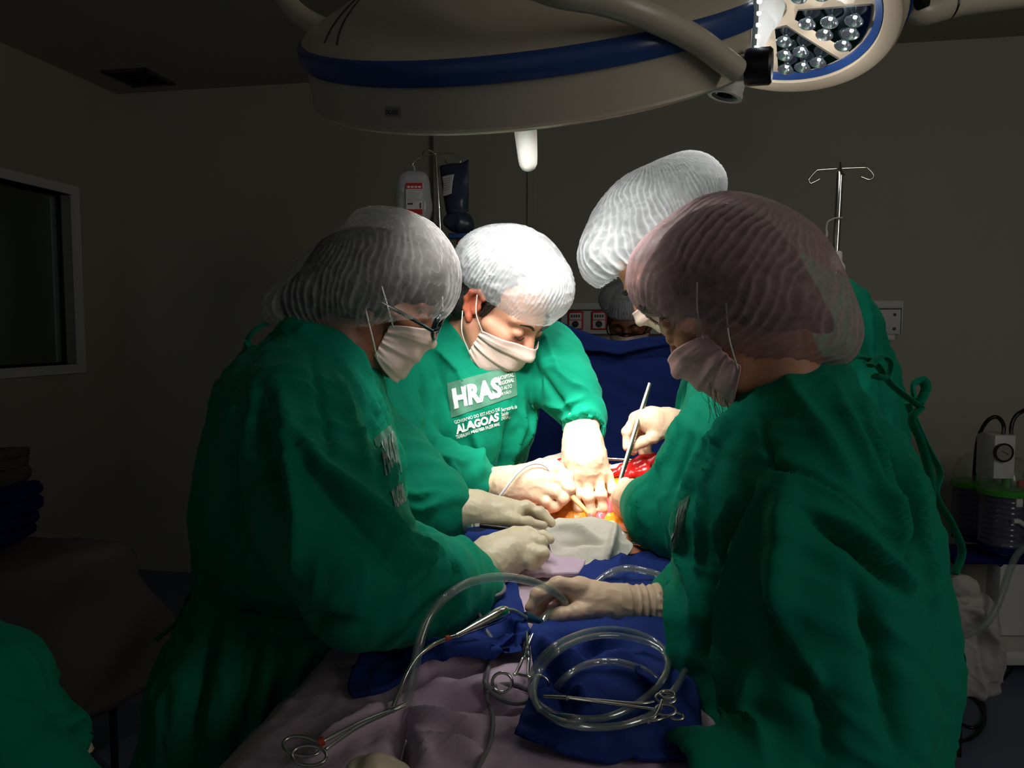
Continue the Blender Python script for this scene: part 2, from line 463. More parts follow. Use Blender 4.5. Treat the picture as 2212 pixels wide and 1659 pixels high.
# ---------------------------------------------------------------- tubes, boxes, lathes, cloth patches
def spline(pts, n=8):
    P = [np.asarray(p, float) for p in pts]
    if len(P) < 3: return P
    E = [2 * P[0] - P[1]] + P + [2 * P[-1] - P[-2]]; out = []
    for i in range(1, len(E) - 2):
        a, b, c, d = E[i - 1:i + 3]
        for t in np.linspace(0, 1, n, endpoint=False):
            out.append(.5 * ((2 * b) + (-a + c) * t + (2 * a - 5 * b + 4 * c - d) * t * t + (-a + 3 * b - 3 * c + d) * t**3))
    out.append(P[-1]); return out
def tube_geo(pts, rad, sides=10, closed=False, flat=None, flatdir=None):
    P = np.array(pts, float); n = len(P)
    R = np.full(n, rad) if np.isscalar(rad) else np.interp(np.linspace(0, 1, n), np.linspace(0, 1, len(rad)), rad)
    T = np.gradient(P, axis=0); T /= np.linalg.norm(T, axis=1, keepdims=True) + 1e-12
    u = np.cross(T[0], [0, 0, 1.0])
    if np.linalg.norm(u) < .2: u = np.cross(T[0], [1.0, 0, 0])
    v = []; fd = None if flatdir is None else np.asarray(flatdir, float)
    for i in range(n):
        if fd is not None: u = np.cross(T[i], fd)
        u = u - T[i] * (u @ T[i]); u /= np.linalg.norm(u) + 1e-12; w = np.cross(T[i], u)
        fl = 1.0 if flat is None else flat
        for k in range(sides):
            a = 2 * math.pi * k / sides
            v.append(P[i] + R[i] * (math.cos(a) * u + fl * math.sin(a) * w))
    q = []
    for i in range(n - 1):
        for k in range(sides): q.append((i * sides + k, i * sides + (k + 1) % sides, (i + 1) * sides + (k + 1) % sides, (i + 1) * sides + k))
    v = list(v); 
    c0 = len(v); v.append(P[0]); v.append(P[-1])
    for k in range(0, sides, 1):
        q.append((c0, (k + 1) % sides, k, k)); q.append((c0 + 1, (n - 1) * sides + k, (n - 1) * sides + (k + 1) % sides, (n - 1) * sides + (k + 1) % sides))
    return v, q
def add_geo(bm, v, q):
    B = [bm.verts.new(tuple(x)) for x in v]
    for f in q:
        s = list(dict.fromkeys(f))
        try: bm.faces.new([B[i] for i in s])
        except ValueError: pass
def tube(name, pts, rad, mat, parent=None, sides=10, smooth=True, n=8, flat=None, flatdir=None, bore=0.0):
    P = spline(pts, n) if smooth else [np.asarray(p, float) for p in pts]
    bm = bmesh.new()
    if bore:                                     # hollow: outer wall, inner wall, ring ends
        a, q = tube_geo(P, rad, sides); b, _ = tube_geo(P, rad * bore, sides); k = len(P) * sides
        a, b, q = a[:k], b[:k], [f for f in q if max(f) < k]
        e = (len(P) - 1) * sides
        q = q + [tuple(i + k for i in f[::-1]) for f in q] + [(i, k + i, k + (i + 1) % sides, (i + 1) % sides) for i in range(sides)] + [(e + (i + 1) % sides, k + e + (i + 1) % sides, k + e + i, e + i) for i in range(sides)]
        add_geo(bm, list(a) + list(b), q); bmesh.ops.recalc_face_normals(bm, faces=bm.faces)
        return bm_obj(name, bm, mat, parent, angle=50)
    add_geo(bm, *tube_geo(P, rad, sides, flat=flat, flatdir=flatdir))
    return bm_obj(name, bm, mat, parent, angle=50)
def frame_of(n, hint=(0, 0, 1)):
    n = np.asarray(n, float); n = n / np.linalg.norm(n); u = np.cross(hint, n)
    if np.linalg.norm(u) < .1: u = np.cross((1, 0, 0), n)
    u /= np.linalg.norm(u); return u, np.cross(n, u), n
def lathe_geo(c, n, prof, seg=48, u=None):
    c = np.asarray(c, float); U, V, N = frame_of(n)
    v, q = [], []
    for r, h in prof:
        for k in range(seg):
            a = 2 * math.pi * k / seg; v.append(c + r * (math.cos(a) * U + math.sin(a) * V) + h * N)
    for i in range(len(prof) - 1):
        for k in range(seg): q.append((i * seg + k, i * seg + (k + 1) % seg, (i + 1) * seg + (k + 1) % seg, (i + 1) * seg + k))
    return v, q
def lathe(name, c, n, prof, mat, parent=None, seg=48, angle=35):
    bm = bmesh.new(); add_geo(bm, *lathe_geo(c, n, prof, seg))
    bmesh.ops.remove_doubles(bm, verts=bm.verts, dist=1e-6); bmesh.ops.recalc_face_normals(bm, faces=bm.faces)
    return bm_obj(name, bm, mat, parent, angle=angle)
def box_bm(bm, c, size, rot=None, bevel=0.0):
    """rot: 3x3 columns = box axes"""
    R = np.eye(3) if rot is None else np.asarray(rot, float)
    vs = [bm.verts.new(tuple(np.asarray(c, float) + R @ (np.array([x, y, z]) * np.asarray(size, float) / 2))) for x in (-1, 1) for y in (-1, 1) for z in (-1, 1)]
    fs = [(0, 1, 3, 2), (4, 6, 7, 5), (0, 4, 5, 1), (2, 3, 7, 6), (0, 2, 6, 4), (1, 5, 7, 3)]
    F_ = [bm.faces.new([vs[i] for i in f]) for f in fs]
    if bevel: bmesh.ops.bevel(bm, geom=list({e for f in F_ for e in f.edges}), offset=bevel, segments=2, affect='EDGES', profile=.5)
def box(name, c, size, mat, parent=None, rot=None, bevel=.0):
    bm = bmesh.new(); box_bm(bm, c, size, rot, bevel); bmesh.ops.recalc_face_normals(bm, faces=bm.faces)
    return bm_obj(name, bm, mat, parent, smooth=bevel > 0, angle=40)
def bicubic(G, nu, nv):
    G = np.asarray(G, float)
    def interp(A, n):
        m = A.shape[0]; E = np.concatenate([[2 * A[0] - A[1]], A, [2 * A[-1] - A[-2]]]); out = []
        for t in np.linspace(0, m - 1, n):
            i = min(int(t), m - 2); f = t - i; a, b, c, d = E[i], E[i + 1], E[i + 2], E[i + 3]
            out.append(.5 * ((2 * b) + (-a + c) * f + (2 * a - 5 * b + 4 * c - d) * f * f + (-a + 3 * b - 3 * c + d) * f**3))
        return np.array(out)
    A = interp(G, nv); A = np.swapaxes(interp(np.swapaxes(A, 0, 1), nu), 0, 1)
    return A
def patch(name, G, mat, parent=None, nu=60, nv=60, thick=.003, disp=None, creases=None, up=(0, 0, 1), keep=None, hem=0.0):
    A = bicubic(G, nu, nv); v = A.reshape(-1, 3)
    q = np.array([(j * nu + i, j * nu + i + 1, (j + 1) * nu + i + 1, (j + 1) * nu + i) for j in range(nv - 1) for i in range(nu - 1)])
    nrm = vnormals(v, q)
    if np.mean(nrm @ np.asarray(up, float)) < 0: q = q[:, ::-1]; nrm = -nrm
    dd = np.zeros(len(v))
    if creases: dd = dd + crease(v, bvh_of(v, q), creases)
    if disp is not None: dd = dd + disp(v, nrm)
    v = v + nrm * dd[:, None]
    if keep is not None: keep.append((v, q))
    # closed sheet: top, underside, rim
    n2 = vnormals(v, q); N = len(v)
    rim = [j for j in range(nu)] + [j * nu + nu - 1 for j in range(1, nv)] + [(nv - 1) * nu + i for i in range(nu - 2, -1, -1)] + [j * nu for j in range(nv - 2, 0, -1)]
    th = np.full(N, thick)
    if hem:
        i_, j_ = np.arange(N) % nu, np.arange(N) // nu
        e = np.minimum(np.minimum(i_, nu - 1 - i_), np.minimum(j_, nv - 1 - j_)); th = thick + hem * (e <= 2)
    vv = np.concatenate([v, v - n2 * th[:, None]])
    side = np.array([(rim[i], rim[(i + 1) % len(rim)], rim[(i + 1) % len(rim)] + N, rim[i] + N) for i in range(len(rim))])
    qq = np.concatenate([q, q[:, ::-1] + N, side])
    me = mesh_np(name, vv, qq)
    bm = bmesh.new(); bm.from_mesh(me); bmesh.ops.recalc_face_normals(bm, faces=bm.faces); bm.to_mesh(me); bm.free()
    return link_mesh(name, me, mat, parent)
# ---------------------------------------------------------------- people
def head_frame(fwd, roll=0.0):
    f = np.asarray(fwd, float); f /= np.linalg.norm(f)
    l = np.cross([0, 0, 1.0], f); l /= np.linalg.norm(l); u = np.cross(f, l)
    a = math.radians(roll); l2 = math.cos(a) * l + math.sin(a) * u; u2 = -math.sin(a) * l + math.cos(a) * u
    return np.stack([f, l2, u2], 1)              # columns: forward, left, up
class Head:
    def __init__(self, fwd, anchor_local, anchor_world, scale=1.0, roll=0.0):
        self.R = head_frame(fwd, roll); self.s = scale
        self.o = np.asarray(anchor_world, float) - self.R @ (np.asarray(anchor_local, float) * scale)
    def w(self, *p): return self.o + self.R @ (np.asarray(p, float) * self.s)
    def cap(self, S, a, b, ra, rb=None, k=.012, sub=False):
        S.cap(self.w(*a), self.w(*b), ra * self.s, (ra if rb is None else rb) * self.s, k * self.s, sub)
    def ell(self, S, c, r, k=.012, sub=False, R=None):
        S.ell(self.w(*c), np.asarray(r) * self.s, (self.R if R is None else self.R @ R).T, k * self.s, sub)
def head_sdf(H, S=None, ears=True):
    """skull, brow, nose, jaw, lips, chin, ears; x forward, y left, z up, origin between the ears"""
    S = S or Sdf()
    H.ell(S, (-.012, 0, .045), (.098, .077, .088))                     # skull
    H.ell(S, (.035, 0, -.012), (.058, .064, .085), k=.02)                # face
    H.ell(S, (.045, 0, -.075), (.042, .046, .045), k=.025)               # jaw
    H.cap(S, (-.005, .056, -.045), (.055, .030, -.098), .020, .016, k=.02)
    H.cap(S, (-.005, -.056, -.045), (.055, -.030, -.098), .020, .016, k=.02)
    H.cap(S, (.078, 0, -.104), (.070, 0, -.108), .017, k=.016)           # chin
    for s in (1, -1):
        H.cap(S, (.086, s * .012, .033), (.070, s * .050, .030), .012, .010, k=.012)   # brow
        H.cap(S, (.068, s * .046, -.014), (.030, s * .066, -.012), .016, .012, k=.02)  # cheek bone
        H.ell(S, (.096, s * .033, .010), (.016, .018, .012), k=.012, sub=True)         # socket
        H.ell(S, (.080, s * .033, .010), (.015, .016, .013), k=.006)                   # lidded eye
    H.cap(S, (.090, 0, .020), (.114, 0, -.026), .009, .0125, k=.012)     # nose
    for s in (1, -1): H.ell(S, (.100, s * .013, -.032), (.012, .009, .009), k=.006)
    H.cap(S, (.095, .018, -.062), (.095, -.018, -.062), .007, k=.008)    # lips
    H.cap(S, (.093, .015, -.073), (.093, -.015, -.073), .008, k=.006)
    if ears:
        for s in (1, -1): ear_sdf(H, S, s)
    return S
def ear_sdf(H, S, s):
    y = s * .080
    rim = [(-.002, .078, .026), (-.016, .086, .034), (-.030, .090, .024), (-.033, .089, .004), (-.024, .085, -.016), (-.012, .080, -.026)]
    for a, b in zip(rim[:-1], rim[1:]): H.cap(S, (a[0], s * a[1], a[2]), (b[0], s * b[1], b[2]), .0052, k=.006)
    H.ell(S, (-.016, s * .079, .004), (.017, .005, .027), k=.006)
    H.cap(S, (-.010, s * .078, -.026), (-.008, s * .077, -.031), .007, k=.006)
    H.cap(S, (-.002, s * .078, .004), (-.004, s * .079, -.008), .0055, k=.005)
def mask_patch(name, H, S, mat, parent, top=-.004, bot=-.128, span=74, seed=0, thick=.0016, puff=.006):
    """pleated paper mask wrapped round nose, cheeks and chin"""
    nu, nv = 61, 37; A = np.zeros((nv, nu, 3))
    U = np.linspace(-1, 1, nu); V = np.linspace(0, 1, nv)
    r = np.zeros((nv, nu)); Z = np.zeros((nv, nu)); PH = np.zeros((nv, nu))
    for j, v in enumerate(V):
        for i, u in enumerate(U):
            e = abs(u)**2
            zt = top - .026 * e; zb = bot + .034 * e
            Z[j, i] = zt + (zb - zt) * v; PH[j, i] = math.radians(span) * u
    dx, dy = np.cos(PH), np.sin(PH); r[:] = .17
    for _ in range(26):
        P = np.stack([.01 + r * dx, r * dy, Z], -1) * H.s
        P = H.o + P @ H.R.T
        r -= np.clip(S.at(P) / H.s, -.02, .05) * .8
    r = np.clip(r, .058, .13)
    for _ in range(70):
        p = np.pad(r, 1, mode='edge'); r = np.maximum(r, (p[:-2, 1:-1] + p[2:, 1:-1] + p[1:-1, :-2] + p[1:-1, 2:]) / 4)
    for _ in range(9):
        p = np.pad(r, 1, mode='edge'); r = (r * 2 + p[:-2, 1:-1] + p[2:, 1:-1] + p[1:-1, :-2] + p[1:-1, 2:]) / 6
    vv, uu = np.meshgrid(V, U, indexing='ij')
    saw = ((vv * 3.2 + .15) % 1.0)
    pl = np.where((vv > .12) & (vv < .93), saw * .0042, .001)
    gather = np.clip((np.abs(uu) - .7) / .3, 0, 1)
    pl = pl * (1 - .3 * gather) + gather * .0016 * np.sin(vv * 34 + seed)
    r = r + puff * (1 - np.abs(uu)**3) * np.sin(np.clip(vv, .05, .95) * math.pi)**.5 + .0035 + pl
    P = np.stack([.01 + r * dx, r * dy, Z], -1) * H.s
    A = H.o + P @ H.R.T
    G = A.reshape(nv, nu, 3)
    v = G.reshape(-1, 3); q = np.array([(j * nu + i, j * nu + i + 1, (j + 1) * nu + i + 1, (j + 1) * nu + i) for j in range(nv - 1) for i in range(nu - 1)])
    n = vnormals(v, q); N = len(v)
    out = np.sign(np.mean(np.sum(n * (v - H.o), 1))); n *= out
    rim = [i for i in range(nu)] + [j * nu + nu - 1 for j in range(1, nv)] + [(nv - 1) * nu + i for i in range(nu - 2, -1, -1)] + [j * nu for j in range(nv - 2, 0, -1)]
    side = np.array([(rim[i], rim[(i + 1) % len(rim)], rim[(i + 1) % len(rim)] + N, rim[i] + N) for i in range(len(rim))])
    me = mesh_np(name, np.concatenate([v, v - n * thick]), np.concatenate([q, q[:, ::-1] + N, side]))
    bm = bmesh.new(); bm.from_mesh(me); bmesh.ops.recalc_face_normals(bm, faces=bm.faces); bm.to_mesh(me); bm.free()
    o = link_mesh(name, me, mat, parent)
    return o, G
def ear_loops(H, G, parent, mask_obj, sides=(1, -1)):
    nv, nu = G.shape[:2]
    for s in sides:
        i = nu - 3 if s > 0 else 2
        a, b = G[2, i], G[nv - 3, i]
        ear_t, ear_b = H.w(-.012, s * .094, .030), H.w(-.022, s * .093, -.020)
        tube('ear_loop', [a, (a * .5 + ear_t * .5) + (H.R[:, 1] * s * .012), ear_t], .0013, M['elastic'], mask_obj, 6)
        tube('ear_loop', [b, (b * .5 + ear_b * .5) + (H.R[:, 1] * s * .014), ear_b], .0013, M['elastic'], mask_obj, 6)
def pleat_fn(apex, axis, n, amp, seed=0.0, crinkle=.0012, hem=None, gather=.0):
    """gathers that run as meridians from the crown to the elastic hem"""
    ax, u, w = axis_frame(axis); apex = np.asarray(apex, float)
    def val(v):
        x = v - apex; wv = (fbm(v * 14 + seed, 3) - .5)
        ang = np.arctan2(x @ u, x @ w); rad = np.linalg.norm(x - np.outer(x @ ax, ax), axis=1)
        ph = ang * n / (2 * math.pi) + wv * 2.6 + .6 * vnoise(v * 40 + seed)
        s = np.abs(((ph % 1.0) - .5) * 2)                 # 0 at a pleat's crest
        crest = np.clip(1 - s * 1.7, 0, 1)**1.3
        mod = np.clip(vnoise(v * 18 + seed + 9) * 1.7 - .25, 0, 1)
        fade = np.clip((rad - .02) / .05, 0, 1)
        return crest * mod * fade
    def disp(v, nrm):
        d = amp * val(v) + crinkle * (ridge(v * 55 + seed, 1.4) - .3) + .004 * (fbm(v * 16 + seed) - .5)
        if hem is not None and gather:
            c, n_ = hem; t = np.clip(1 + ((v - c) @ n_) / .02, 0, 1); x = v - apex; ang = np.arctan2(x @ u, x @ w)
            d = d + gather * t * np.sin(ang * 70 + 6 * vnoise(v * 20))
        return d
    return disp, (lambda v, n_: np.clip(val(v) + .35 * ridge(v * 55 + seed, 2.5), 0, 1))
def bouffant(name, S, mat, parent, h, apex, axis, n, amp, hem_c, hem_n, seed=0.0, crinkle=.0012, gather=.0015):
    hem_n = np.asarray(hem_n, float); hem_n /= np.linalg.norm(hem_n)
    S.plane(hem_c, hem_n, k=.012)
    disp, attr = pleat_fn(apex, axis, n, amp, seed, crinkle, (np.asarray(hem_c), hem_n), gather)
    return sculpt(name, S, h, mat, parent, smooth=1, disp=disp, attr=attr, crop=lambda v: ((v - hem_c) @ hem_n) > -.0035)
def gown_disp(arms=(), amp=.007, seed=0.0, main=(0.05, 0, 1), fine=.0015):
    amp *= 1.15
    def f(v, nrm):
        d = amp * (folds(v, main, .085, .45, seed) - .35) + .45 * amp * (folds(v, (main[0] - .5, .2, 1), .035, .16, seed + 9, .05) - .3)
        d = d + .5 * amp * (folds(v, (main[0] + .4, .3, 1), .05, .22, seed + 5) - .35)
        for a, b, r in arms:
            a, b = np.asarray(a), np.asarray(b); ab = b - a; t = np.clip((v - a) @ ab / (ab @ ab), 0, 1)
            dist = np.linalg.norm(v - a - t[:, None] * ab, axis=1); wgt = np.clip(1.6 - dist / r, 0, 1)
            ax, u, w = axis_frame(ab)
            x = v + .02 * (np.stack([vnoise(v * 12 + k) for k in range(3)], 1) - .5)
            p = np.stack([x @ u / .13, x @ w / .13, x @ ax / .042 + .8 * (x @ u) / .05], 1) + seed + 60
            d = d * (1 - wgt) + wgt * (amp * .9 * (ridge(p, 1.3) - .3))
        return d + fine * (fbm(v * 60 + seed, 2) - .5)
    return f
def ring_prims(S, c, n, r, t, k=.012, flat=1.0, seg=18):
    U, V, N = frame_of(n); P = [np.asarray(c) + r * (math.cos(a) * U + flat * math.sin(a) * V) for a in np.linspace(0, 2 * math.pi, seg + 1)]
    for a, b in zip(P[:-1], P[1:]): S.cap(a, b, t, t, k)
def legs(parent, x, y, zhip, face, mat, shoe_mat):
    """trouser legs and shoes under the gown, standing on the floor"""
    f = np.array([math.cos(face), math.sin(face), 0.0]); s = np.array([-f[1], f[0], 0.0]); c = np.array([x, y, 0.0])
    for k in (-1, 1):
        hp = c + s * k * .09; S = Sdf()
        S.cap(hp + [0, 0, zhip], hp + f * .01 + [0, 0, .5], .085, .065, .02); S.cap(hp + f * .01 + [0, 0, .5], hp + [0, 0, .09], .062, .058, .02)
        sculpt('trouser_leg', S, .016, mat, parent)
        S = Sdf(); S.cap(hp - f * .05 + [0, 0, .035], hp + f * .12 + [0, 0, .03], .036, .032, .02); S.cap(hp + [0, 0, .05], hp + [0, 0, .1], .042, .04, .02)
        S.plane((0, 0, .002), (0, 0, -1), .004)
        sculpt('shoe', S, .01, shoe_mat, parent)
def hand(name, parent, palm, fingers, mat=None, h=.0021, kp=.016, kf=.007, seed=0.0, cuff=None, wr=.0013, extra=None):
    """palm: chain(s) of (px,py,d,rpx); fingers: chains of (px,py,d,r_mm). One continuous gloved hand."""
    S = Sdf()
    for ch in palm: S.pc(*ch, k=kp)
    for ch in fingers:
        P = [W(*p[:3]) for p in ch]; R = [p[3] / 1000 for p in ch]
        for i in range(len(P) - 1): S.cap(P[i], P[i + 1], R[i], R[i + 1], kf if i else kp * .7)
        for i in range(1, len(P) - 1): S.ball(P[i], R[i] * 1.01, kf)       # knuckles
    ax = None
    if cuff:
        ca, cb = W(*cuff[0][:3]), W(*cuff[1][:3]); ra, rb = cuff[0][3] * cuff[0][2] / F, cuff[1][3] * cuff[1][2] / F
        S.cap(ca, cb, ra, rb, .02)
        ax = (ca, cb)
        ring_prims(S, ca, cb - ca, ra * .98, .0032, .004); ring_prims(S, ca + (cb - ca) * .05, cb - ca, ra * .985, .0026, .004)
        S.plane(ca - (cb - ca) / np.linalg.norm(cb - ca) * .004, ca - cb, .004)
    if extra: extra(S)
    def disp(v, n):
        d = wr * (ridge(v * 45 + seed, 1.5) - .3) + .0006 * (fbm(v * 120 + seed, 2) - .5)
        if ax is not None:
            a, b = ax; L = np.linalg.norm(b - a); t = (v - a) @ (b - a) / L**2; T = (b - a) / L
            x = v + .012 * (np.stack([vnoise(v * 25 + k + seed) for k in range(3)], 1) - .5)
            cr = ridge(np.stack([x @ T / .013, x[:, 0] / .16 + 3, x[:, 2] / .16 + 3], 1) + seed + 20, 1.7)
            d = d + np.clip(1.15 - t, 0, 1) * np.clip(t * 6, 0, 1) * .0060 * (cr - .3)
        return d
    return sculpt(name, S, h, mat or M['glove'], parent, smooth=1, disp=disp)

# flat print (lettering) that lies on a gown: drawn in a quad of photo pixels and dropped on to the cloth
def on_cloth(bv, px, py, lift):
    r = bv.ray_cast(Vector(EYE), Vector(DIR(px, py)))
    if r[0] is None: return None
    n = r[1]; 
    if n.dot(Vector(DIR(px, py))) > 0: n = -n
    return np.array(r[0] + n * lift)
def quad_map(Q, u, v):
    tl, tr, br, bl = [np.array(p, float) for p in Q]
    return (tl * (1 - u) + tr * u) * (1 - v) + (bl * (1 - u) + br * u) * v
def cloth_sheet(name, bv, Q, mat, parent, lift=.0016, nu=26, nv=18, thick=.001):
    V = []; ok = {}
    for j in range(nv + 1):
        for i in range(nu + 1):
            p = on_cloth(bv, *quad_map(Q, i / nu, j / nv), lift); ok[(i, j)] = None if p is None else len(V)
            if p is not None: V.append(p)
    fs = []
    for j in range(nv):
        for i in range(nu):
            s = [ok[(i, j)], ok[(i, j + 1)], ok[(i + 1, j + 1)], ok[(i + 1, j)]]
            if None in s: continue
            P = [V[k] for k in s]
            if max(np.linalg.norm(P[a] - P[a - 1]) for a in range(4)) > .05: continue
            fs.append(s)
    bm = bmesh.new(); add_geo(bm, V, fs)
    left, best = set(bm.verts), []
    while left:                                  # keep the largest connected patch
        st = [left.pop()]; isl = []
        while st:
            x = st.pop(); isl.append(x)
            for e in x.link_edges:
                y = e.other_vert(x)
                if y in left: left.remove(y); st.append(y)
        if len(isl) > len(best): best = isl
    ks = set(best); bmesh.ops.delete(bm, geom=[x for x in bm.verts if x not in ks], context='VERTS')
    return bm_obj(name, bm, mat, parent)
def cloth_text(name, body, bv, Q, mat, parent, lift=.0030, bold=.0, sub=.05):
    cu = bpy.data.curves.new(name, 'FONT'); cu.body = body; cu.size = 1.0; cu.offset = bold; cu.resolution_u = 3
    tmp = bpy.data.objects.new(name, cu); COL.objects.link(tmp)
    me = bpy.data.meshes.new_from_object(tmp.evaluated_get(bpy.context.evaluated_depsgraph_get()))
    bpy.data.objects.remove(tmp)
    bm = bmesh.new(); bm.from_mesh(me); bpy.data.meshes.remove(me)
    for _ in range(3):
        le = [e for e in bm.edges if e.calc_length() > sub * 4]
        if not le: break
        bmesh.ops.subdivide_edges(bm, edges=le, cuts=1); bmesh.ops.triangulate(bm, faces=bm.faces)
    xs = [v.co.x for v in bm.verts]; ys = [v.co.y for v in bm.verts]
    x0, x1, y0, y1 = min(xs), max(xs), min(ys), max(ys); dead = []
    for v in bm.verts:
        p = on_cloth(bv, *quad_map(Q, (v.co.x - x0) / (x1 - x0), 1 - (v.co.y - y0) / (y1 - y0)), lift)
        if p is None: dead.append(v)
        else: v.co = Vector(p)
    bmesh.ops.delete(bm, geom=dead, context='VERTS')
    bad = [f for f in bm.faces if max(e.calc_length() for e in f.edges) > .04]
    bmesh.ops.delete(bm, geom=bad, context='FACES')
    return bm_obj(name, bm, mat, parent, smooth=False)
# ================================================================ the room
TH = math.radians(10.0)
RR = np.array([math.cos(TH), -math.sin(TH), 0.0]); RF = np.array([math.sin(TH), math.cos(TH), 0.0]); ZZ = np.array([0, 0, 1.0])
RM = np.stack([RR, RF, ZZ], 1)
PC = np.array([-2.38, 4.75, 0.0])                 # corner of the left and back walls
CEIL = 2.92
def rp(s, t, z): return PC + RR * s - RF * t + ZZ * z     # s metres right of the corner along the back wall, t metres out of it
def room_box(bm, s0, s1, t0, t1, z0, z1): box_bm(bm, rp((s0 + s1) / 2, (t0 + t1) / 2, (z0 + z1) / 2), (s1 - s0, t1 - t0, z1 - z0), RM)
def struct(name, boxes, mat, parent=None):
    bm = bmesh.new()
    for b in boxes: room_box(bm, *b)
    bmesh.ops.recalc_face_normals(bm, faces=bm.faces)
    o = bm_obj(name, bm, mat, parent, smooth=False)
    if parent is None: o['kind'] = 'structure'
    return o
WID, LEN = 5.6, 7.0
struct('floor', [(-3.2, WID + .2, -.4, LEN, -.06, 0)], M['floor'])
struct('ceiling', [(-3.2, WID + .2, -.4, LEN, CEIL, CEIL + .06)], M['wall'])
# the back wall steps forward a little to the right of the edge seen above the drip stand
sJ = 1.985
struct('wall_back', [(-.12, sJ, -.14, 0, 0, CEIL), (sJ, WID, -.14, .06, 0, CEIL)], M['wall'])
struct('trim_1', [(sJ + .53, sJ + .56, .058, .075, .0, CEIL)], M['wall'])
struct('wall_right', [(WID, WID + .12, -.14, LEN, 0, CEIL)], M['wall'])
WZ0, WZ1, WT0, WT1 = 1.31, 2.25, .42, 2.2
struct('wall_left', [(-.12, 0, 0, WT0, 0, CEIL), (-.12, 0, WT1, LEN, 0, CEIL), (-.12, 0, WT0, WT1, 0, WZ0), (-.12, 0, WT0, WT1, WZ1, CEIL)], M['wall'])
wn = struct('window_1', [(-.13, .018, WT0 - .05, WT0, WZ0 - .05, WZ1 + .05), (-.13, .018, WT1, WT1 + .05, WZ0 - .05, WZ1 + .05), (-.13, .018, WT0, WT1, WZ0 - .05, WZ0), (-.13, .018, WT0, WT1, WZ1, WZ1 + .05)], M['white_paint'])
struct('pane', [(-.075, -.069, WT0, WT1, WZ0, WZ1)], M['glass'], wn)
struct('gasket', [(-.085, -.06, WT0, WT0 + .012, WZ0, WZ1), (-.085, -.06, WT1 - .012, WT1, WZ0, WZ1), (-.085, -.06, WT0, WT1, WZ0, WZ0 + .012), (-.085, -.06, WT0, WT1, WZ1 - .012, WZ1)], M['black'], wn)
# corridor beyond the window, with its door
struct('wall_corridor', [(-3.0, -.12, -.35, -.25, 0, CEIL), (-3.1, -3.0, -.35, LEN, 0, CEIL)], M['wall'])
# the door stands in a wall across the corridor; its plane faces the window
dn = struct('door_1', [(-1.34, -1.30, .05, 1.75, 0, 2.6)], M['white_paint'])
struct('wall_partition', [(-1.34, -1.28, -.25, .05, 0, CEIL)], M['wall'])
hc = rp(-1.275, .16, 1.80 - .0)
hx = WV(112, 578, 5.12)
tube('door_handle', [rp(-1.30, .19, 1.69), rp(-1.25, .19, 1.69), rp(-1.245, .25, 1.69), rp(-1.245, .33, 1.70)], .011, M['black'], dn, 8)
lathe('handle_rose', rp(-1.298, .19, 1.69), RR, [(0, 0), (.045, 0), (.045, .006), (.03, .012), (0, .014)], M['black'], dn, 20)

# ceiling vent
vc = ATZ(300, 166, CEIL); vc[2] = CEIL - .006
vt = thing('ceiling_vent', 'small dark square ceiling vent above the left window wall', 'vent', tuple(vc))
bm = bmesh.new()
for dx, dy, sx, sy in ((-.125, 0, .02, .27), (.125, 0, .02, .27), (0, -.125, .27, .02), (0, .125, .27, .02)): box_bm(bm, vc + RR * dx + RF * dy, (sx, sy, .012), RM)
bm_obj('vent_frame', bm, M['ink'], vt, smooth=False)
box('vent_back', vc + np.array([0, 0, .004]), (.24, .24, .004), M['black'], vt, RM)
Rs = RM @ np.array(Matrix.Rotation(math.radians(35), 3, 'X'))
for k in range(7): box('slat', vc + RF * (-.102 + .034 * k), (.23, .026, .002), M['ink'], vt, Rs)

# person in the corridor, glimpsed through the lower corner of the window
def corridor_person():
    G_ = thing('person', 'person in dark green top with bare brown forearm seen through the window', 'person', tuple(rp(-.75, 1.2, 0)))
    a = rp(-.75, 1.05, 0)
    S = Sdf().cap(a + [0, 0, 1.18], a + [0, 0, .7], .15, .16, .04).cap(a + [0, 0, .7], a + [0, 0, .05], .15, .17, .04).cap(a - RF * .17 + [0, 0, 1.30], a + RF * .16 + [0, 0, 1.30], .075, .075, .05)
    S.cap(a + RF * .17 + [0, 0, 1.31], a + RF * .28 + RR * .08 + [0, 0, 1.22], .075, .062, .03)
    sculpt('tunic', S, .014, M['gown'], G_)
    S = Sdf().cap(a + RF * .27 + RR * .08 + [0, 0, 1.235], a + RF * .52 + RR * .14 + [0, 0, 1.30], .047, .036, .02).cap(a + RF * .52 + RR * .14 + [0, 0, 1.30], a + RF * .60 + RR * .18 + [0, 0, 1.27], .034, .03, .02)
    for k in range(4): S.cap(a + RF * .60 + RR * .18 + [0, 0, 1.285 - .018 * k], a + RF * .665 + RR * .20 + [0, 0, 1.27 - .018 * k], .009, .008, .006)
    S.cap(a + RF * .57 + RR * .15 + [0, 0, 1.29], a + RF * .62 + RR * .14 + [0, 0, 1.31], .010, .008, .006)
    H = Head(RF * .9 + RR * .4 + np.array([0, 0, -.2]), (0, 0, 0), a + [0, 0, 1.60]); head_sdf(H, S); S.cap(a + [0, 0, 1.50], a + [0, 0, 1.32], .054, .065, .03)
    S.cap(a + [0, 0, 1.3], a + [0, 0, 1.0], .09, .1, .05); S.cap(a + [0, 0, 1.3], a + RF * .2 + [0, 0, 1.29], .05, .05, .05)
    sculpt('body', S, .006, M['skin_dark'], G_)
    S = Sdf(); H.ell(S, (-.018, 0, .05), (.101, .081, .093)); S.plane(H.w(.03, 0, .02), H.R @ np.array([.9, 0, -.42]), .006); sculpt('hair', S, .007, M['hair'], G_)
corridor_person()
